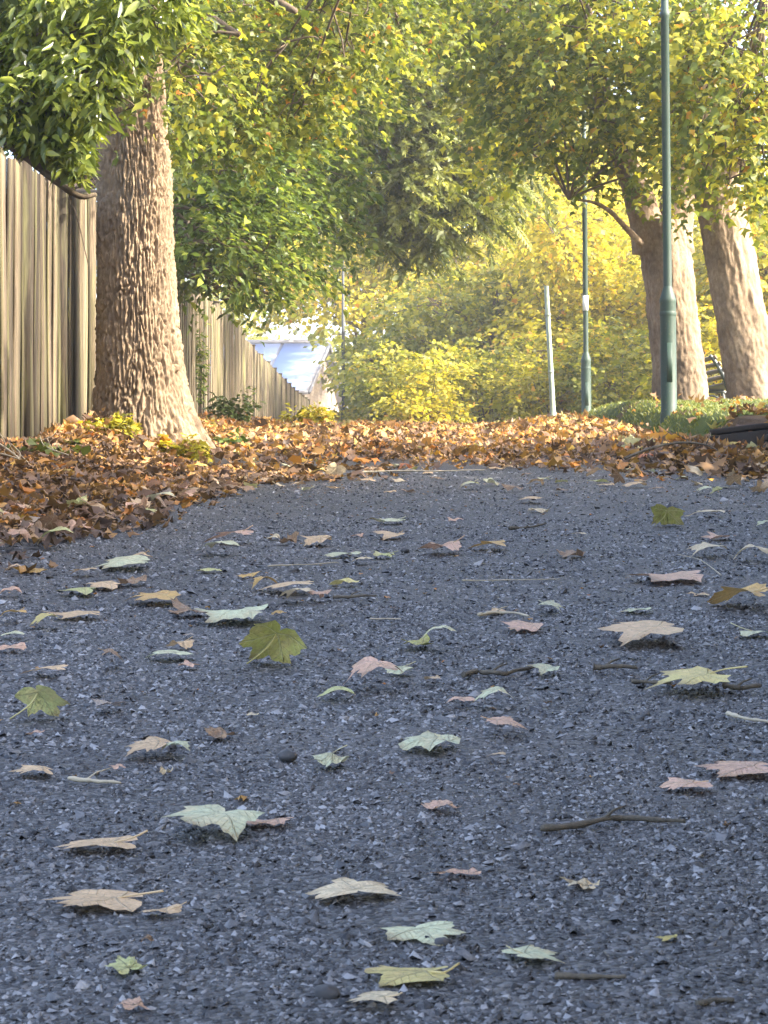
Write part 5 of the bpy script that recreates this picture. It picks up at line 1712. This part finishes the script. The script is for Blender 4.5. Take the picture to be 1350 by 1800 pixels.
twig([(840, 1084), (880, 1080), (930, 1086)], .006, 'pale bent twig above the pink and mint leaf', 'straw')
twig([(812, 1022), (880, 1021), (985, 1019)], .0026, 'long straight straw lying across the middle of the path', 'straw', 'straw', 'straws on the path', False, 'straw')
twig([(650, 1089), (680, 1089), (705, 1089)], .0024, 'short pale straw above the upright leaf', 'straw', 'straw', 'straws on the path', False, 'straw')
twig([(470, 996), (530, 994), (595, 990)], .003, 'pale stalk lying under the thin mint leaf', 'straw', 'straw', 'straws on the path', False, 'straw')
twig([(1278, 1258), (1310, 1266), (1352, 1272)], .005, 'pale curved stem at the right edge', 'straw', 'straw', 'straws on the path', False, 'straw')
twig([(975, 1720), (1030, 1722), (1100, 1722)], .0045, 'dark broken twig near the bottom right', knots=False)
twig([(1225, 1770), (1260, 1764), (1290, 1763)], .0045, 'short dark twig at the bottom right corner', knots=False)
twig([(1268, 1012), (1230, 985), (1190, 975)], .0022, 'hair-thin stalk by the cream leaf at right', 'straw', 'straw', 'straws on the path', False, 'straw')
twig([(630, 836), (700, 834), (760, 834), (852, 832)], .007, 'pale strip put in for the line of sun along the middle drift', 'straw', lift=.02)  # thin rod added for the bright line of sun on the drift edge
# branches caught in the drifts
def branch(pts, r, label, mat='twig'):
    w = [np.array(P(*p)) for p in pts]
    q = spline(w, 30); o0 = q[0].copy()
    root = obj('fallen_branch', mesh_np('fallen_branch', *tube_np(q - o0, np.linspace(r, r * .4, 30), 8), M[mat], True), None, o0)
    tag(root, label, 'branch', 'branches caught in the leaf drifts')
    for k in (9, 16, 22):
        s = q[k] - o0; e = s + np.array([rng.normal(0, .1), rng.normal(0, .1), .10])
        mb = MB(); mb.tube(spline([s, (s + e) / 2 + rng.normal(0, .02, 3), e], 8), np.linspace(r * .5, r * .2, 8), 5)
        obj('side_shoot', mb.mesh('side_shoot', M[mat], True), root)
branch([(1098, 806, 15.6), (1150, 786, 15.7), (1200, 778, 15.8), (1240, 782, 15.8), (1262, 792, 15.7)], .012, 'dark arched branch rising from the drift below the low wall')
branch([(-30, 765, 13.2), (10, 788, 13.0), (45, 815, 12.8), (75, 838, 12.6)], .010, 'pale broken branch slanting down at the left edge under the fence', 'straw')
branch([(-20, 792, 12.8), (30, 806, 12.6), (70, 828, 12.4)], .007, 'thin pale branch beside the slanting one at the left edge', 'straw')
branch([(120, 800, 13.6), (80, 785, 13.8), (70, 765, 13.9)], .006, 'thin dry stem leaning on the foot of the near fence', 'straw')

def pebble(px, py, w, label, seed):
    x, d, z = surf(px, py); s = w * d / F / 2
    g = np.random.default_rng(seed)
    nu, nv = 14, 9
    V = []
    for i in range(nv):
        ph = math.pi * i / (nv - 1)
        for j in range(nu):
            t = 2 * math.pi * j / nu
            p = np.array([math.sin(ph) * math.cos(t), math.sin(ph) * math.sin(t), math.cos(ph)])
            r = 1 + .22 * float(fbm(p[0] * 1.6, p[1] * 1.6, p[2] * 1.6, seed, 3))
            V.append(p * r * s * np.array([1, .8, .62]))
    Q = [[i * nu + j, (i + 1) * nu + j, (i + 1) * nu + (j + 1) % nu, i * nu + (j + 1) % nu] for i in range(nv - 1) for j in range(nu)]
    o = obj('pebble', mesh_np('pebble', V, [np.array(Q)], M['stone'], True), None, (x, d, z + s * .45))
    tag(o, label, 'pebble', 'pebbles on the path')
pebble(505, 1335, 34, 'dark round pebble left of the mint triangular leaf', 1)
pebble(778, 1660, 34, 'dark pebble just below the wide speckled mint leaf', 2)
pebble(575, 1750, 46, 'dark flat pebble left of the small cream leaf at the bottom', 3)
pebble(712, 970, 16, 'tiny dark pebble left of the pink mint-tipped leaf', 4)

# ------------------------------------------------------------------ little plants
def weed(name, label, cat, px, py, d, w, h, mat, leaf, n, tm=T_OVAL):
    p = P(px, py, d); z0 = float(ground(p.x, d))
    root = empty(name, (p.x, d, z0)); tag(root, label, cat)
    cs = [(p.x + rng.uniform(-w, w) * .5, d + rng.uniform(-.08, .08), z0 + h * rng.uniform(.25, .9)) for _ in range(8)]
    rs = [(w * .35, .1, h * .3)] * 8
    L = spray_leaves(cs, rs, n, 5, leaf, .2, leaf * 1.5, shell=.1)
    foliage(root, L, tm, mat)
    mb = MB()
    for c in cs: mb.tube(spline([(p.x + rng.normal(0, .03), d, z0 - .02), ((p.x + c[0]) / 2, d, z0 + h * .4), c], 7), np.linspace(.005, .002, 7), 4, False)
    s = obj('stems', mb.mesh('stems', M['limb_bark'], True, root.location), root); s['kind'] = 'stuff'
weed('yellow_seedling', 'bright yellow leafy sprout at the foot of the thick tree, right side', 'plant', 322, 775, 17.2, .22, .16, M['yellow_leaf'], .07, 12, T_LOBED)
weed('yellow_seedling', 'mound of yellow leaves heaped between the fence post and the thick tree', 'plant', 185, 775, 17.0, .30, .26, M['yellow_leaf'], .06, 12, T_LOBED)
weed('green_weed', 'small dark green weed in the litter right of the thick tree roots', 'plant', 412, 782, 19.5, .22, .13, M['dark_green_leaf'], .07, 8)
weed('ivy', 'ivy climbing the fence post right of the thick tree', 'plant', 353, 745, 31.0, .10, 1.7, M['beech_leaf'], .055, 14)
weed('bramble', 'straggling bramble at the foot of the receding fence', 'plant', 395, 745, 27.0, .5, .55, M['dark_green_leaf'], .08, 12)
weed('dry_grass', 'sparse tuft of dry stems at the foot of the near fence', 'plant', 70, 790, 13.9, .35, .10, M['grass'], .07, 3, T_RHOMB)
weed('yellow_shrub', 'low yellow shrub on the crest at the end of the fence', 'plant', 545, 755, 31, .5, .30, M['yellow_leaf'], .09, 18)

# ------------------------------------------------------------------ thin autumn haze
def haze():
    m = bpy.data.materials.new('haze'); m.use_nodes = True
    nt = m.node_tree; nt.nodes.clear()
    out = nt.nodes.new('ShaderNodeOutputMaterial'); pv = nt.nodes.new('ShaderNodeVolumePrincipled')
    pv.inputs['Color'].default_value = (.95, .93, .90, 1); pv.inputs['Density'].default_value = HAZE; pv.inputs['Anisotropy'].default_value = .2
    nt.links.new(pv.outputs[0], out.inputs['Volume'])
    mb = MB(); mb.box((0, 230, 16), (860, 580, 52))
    tag(obj('haze', mb.mesh('haze', m)), 'thin bright haze over the far end of the path', 'haze', kind='stuff')
HAZE = .0011
haze()
